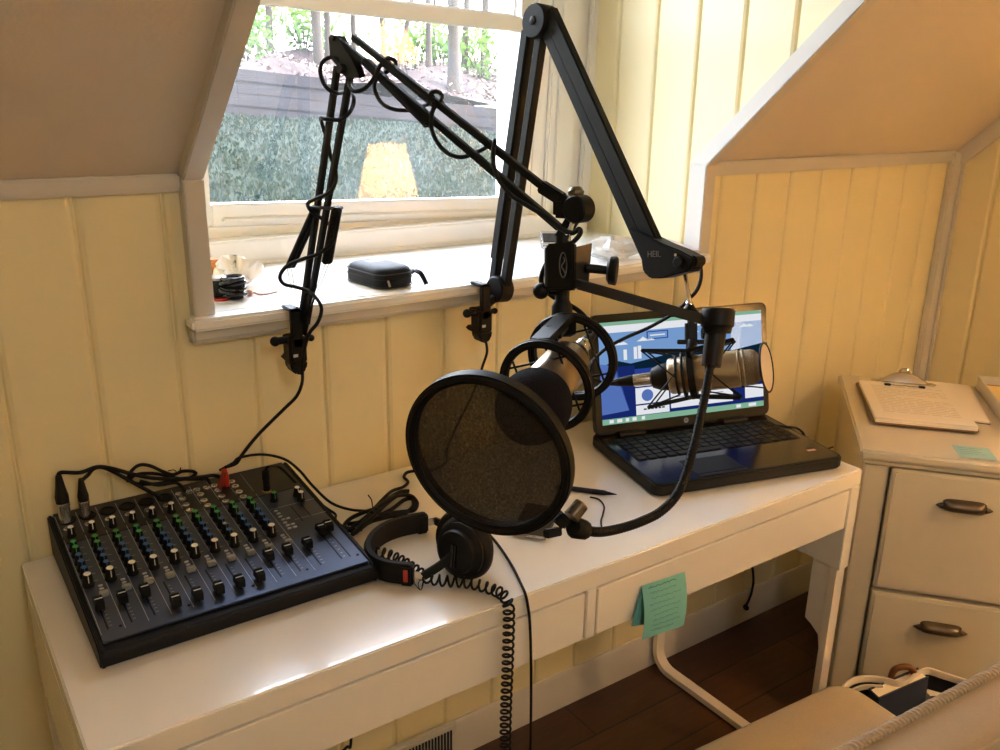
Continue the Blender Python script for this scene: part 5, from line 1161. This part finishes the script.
for _ in range(9000):                                          # fallen leaves above the logs, some coloured pale as painted sun flecks
    y = 6.25+6.5*r.random()**1.5; x = 1+y*1.15*r.random(); p = V((x, y, ground_z(x, y)+.02)); d1 = V((r.gauss(0, 1), r.gauss(0, 1), r.gauss(.2, .5))).normalized(); d2 = frame(d1)[0]; s_ = r.uniform(.03, .085)
    mb.mi = r.choice((0, 0, 1)); mb.poly([p, p+d1*s_*.5+d2*s_*.3, p+d1*s_, p+d1*s_*.5-d2*s_*.3])
single('leaf_litter', mb, [mat('dry_leaf', '#564643', .8), mat('sun_fleck_leaf', '#8E8078', .8)], 'dry fallen leaves and painted sun flecks on the slope above the log wall', 'leaf litter', V((5, 8, 1.6)), kind='stuff')
# ------------------------------------------------------------------ light: sky, sun from over the roof, two lit lamps in the room, an added fill light
w = bpy.data.worlds.new('sky'); sc.world = w; w.use_nodes = True; n, l = w.node_tree.nodes, w.node_tree.links
sky = n.new('ShaderNodeTexSky'); sky.sky_type = 'NISHITA'; sky.sun_disc = False; sky.sun_elevation = math.radians(48); sky.sun_rotation = math.radians(110); sky.air_density = 1.2; sky.dust_density = 3
hs = n.new('ShaderNodeHueSaturation'); hs.inputs['Saturation'].default_value = .45; l.new(sky.outputs[0], hs.inputs['Color'])
l.new(hs.outputs[0], n['Background'].inputs[0]); n['Background'].inputs[1].default_value = 5.7
def light(name, typ, loc, energy, col=(1, 1, 1), **k):
    d = bpy.data.lights.new(name, typ); d.energy = energy; d.color = col
    for a_, v in k.items(): setattr(d, a_, v)
    o = bpy.data.objects.new(name, d); C.objects.link(o); o.location = loc; return o
s_ = light('sun', 'SUN', (6, -4, 12), 1.6, (1, .95, .86), angle=.01); s_.rotation_euler = V((.70, -.28, .75)).to_track_quat('Z', 'Y').to_euler()
po = light('window_portal', 'AREA', (.81, .46, 1.55), 1, shape='RECTANGLE', size=.9, size_y=.95); po.rotation_euler = (math.radians(-90), 0, 0); po.data.cycles.is_portal = True
LP = thing('table_lamp', 'lit table lamp with a linen shade on a stand across the room', 'lamp', (1.86, -1.5, 0))
lx, ly = 1.86, -1.5
mb = MB(); mb.lathe(V((lx, ly, 0)), Z, [(0, .15), (.02, .15), (.03, .02), (.55, .016), (.80, .016), (.81, .012), (.88, .012)], 24); mb.build('stand', 'brass', LP)
shm = bpy.data.materials.new('lit_shade'); shm.use_nodes = True; n, l = shm.node_tree.nodes, shm.node_tree.links; b = n['Principled BSDF']; b.inputs['Base Color'].default_value = lin('#F3DFB8'); b.inputs['Roughness'].default_value = .9
t = n.new('ShaderNodeBsdfTranslucent'); t.inputs[0].default_value = lin('#F6DDAA'); mx = n.new('ShaderNodeMixShader'); mx.inputs[0].default_value = .6; l.new(b.outputs[0], mx.inputs[1]); l.new(t.outputs[0], mx.inputs[2]); l.new(mx.outputs[0], n['Material Output'].inputs[0])
mb = MB(); mb.lathe(V((lx, ly, .93)), Z, [(0, .15), (.28, .085)], 40, cap=False); mb.build('lamp_shade', shm, LP)
be = emitter('lit_bulb', '#FFC27A', 60)
mb = MB(); mb.ball(V((lx, ly, 1.03)), .035); mb.build('bulb', be, LP)
light('table_lamp_light', 'POINT', (lx, ly, 1.05), 44, (1, .70, .41), shadow_soft_size=.045)
PL = thing('pendant_lamp', 'lit glass pendant lamp hanging from the ceiling across the room', 'lamp', (1.96, -1.62, 1.5))
mb = MB(); mb.cyl(V((1.96, -1.62, 1.82)), V((1.96, -1.62, ZC)), .006); mb.build('cord', 'blk2', PL)
mb = MB(); mb.lathe(V((1.96, -1.62, 1.56)), Z, [(0, .13), (.10, .09), (.2, .03), (.26, .02)], 36, cap=False); mb.build('lamp_shade', shm, PL)
mb = MB(); mb.ball(V((1.96, -1.62, 1.65)), .03); mb.build('bulb', be, PL)
light('pendant_light', 'POINT', (1.96, -1.62, 1.62), 26, (1, .70, .41), shadow_soft_size=.04)
FILL = thing('added_fill_light', 'unseen ceiling fixture added as fill light behind the camera', 'lamp', (.1, -2.3, ZC))  # unseen fixture, added only to lift the interior light
mb = MB(); mb.lathe(V((.1, -2.3, ZC)), -Z, [(0, .17), (.02, .17), (.025, .16)], 36); mb.build('base', 'trim', FILL)
light('fill_light_point', 'POINT', (.1, -2.3, ZC-.15), 20, (1, .94, .86), shadow_soft_size=.12)
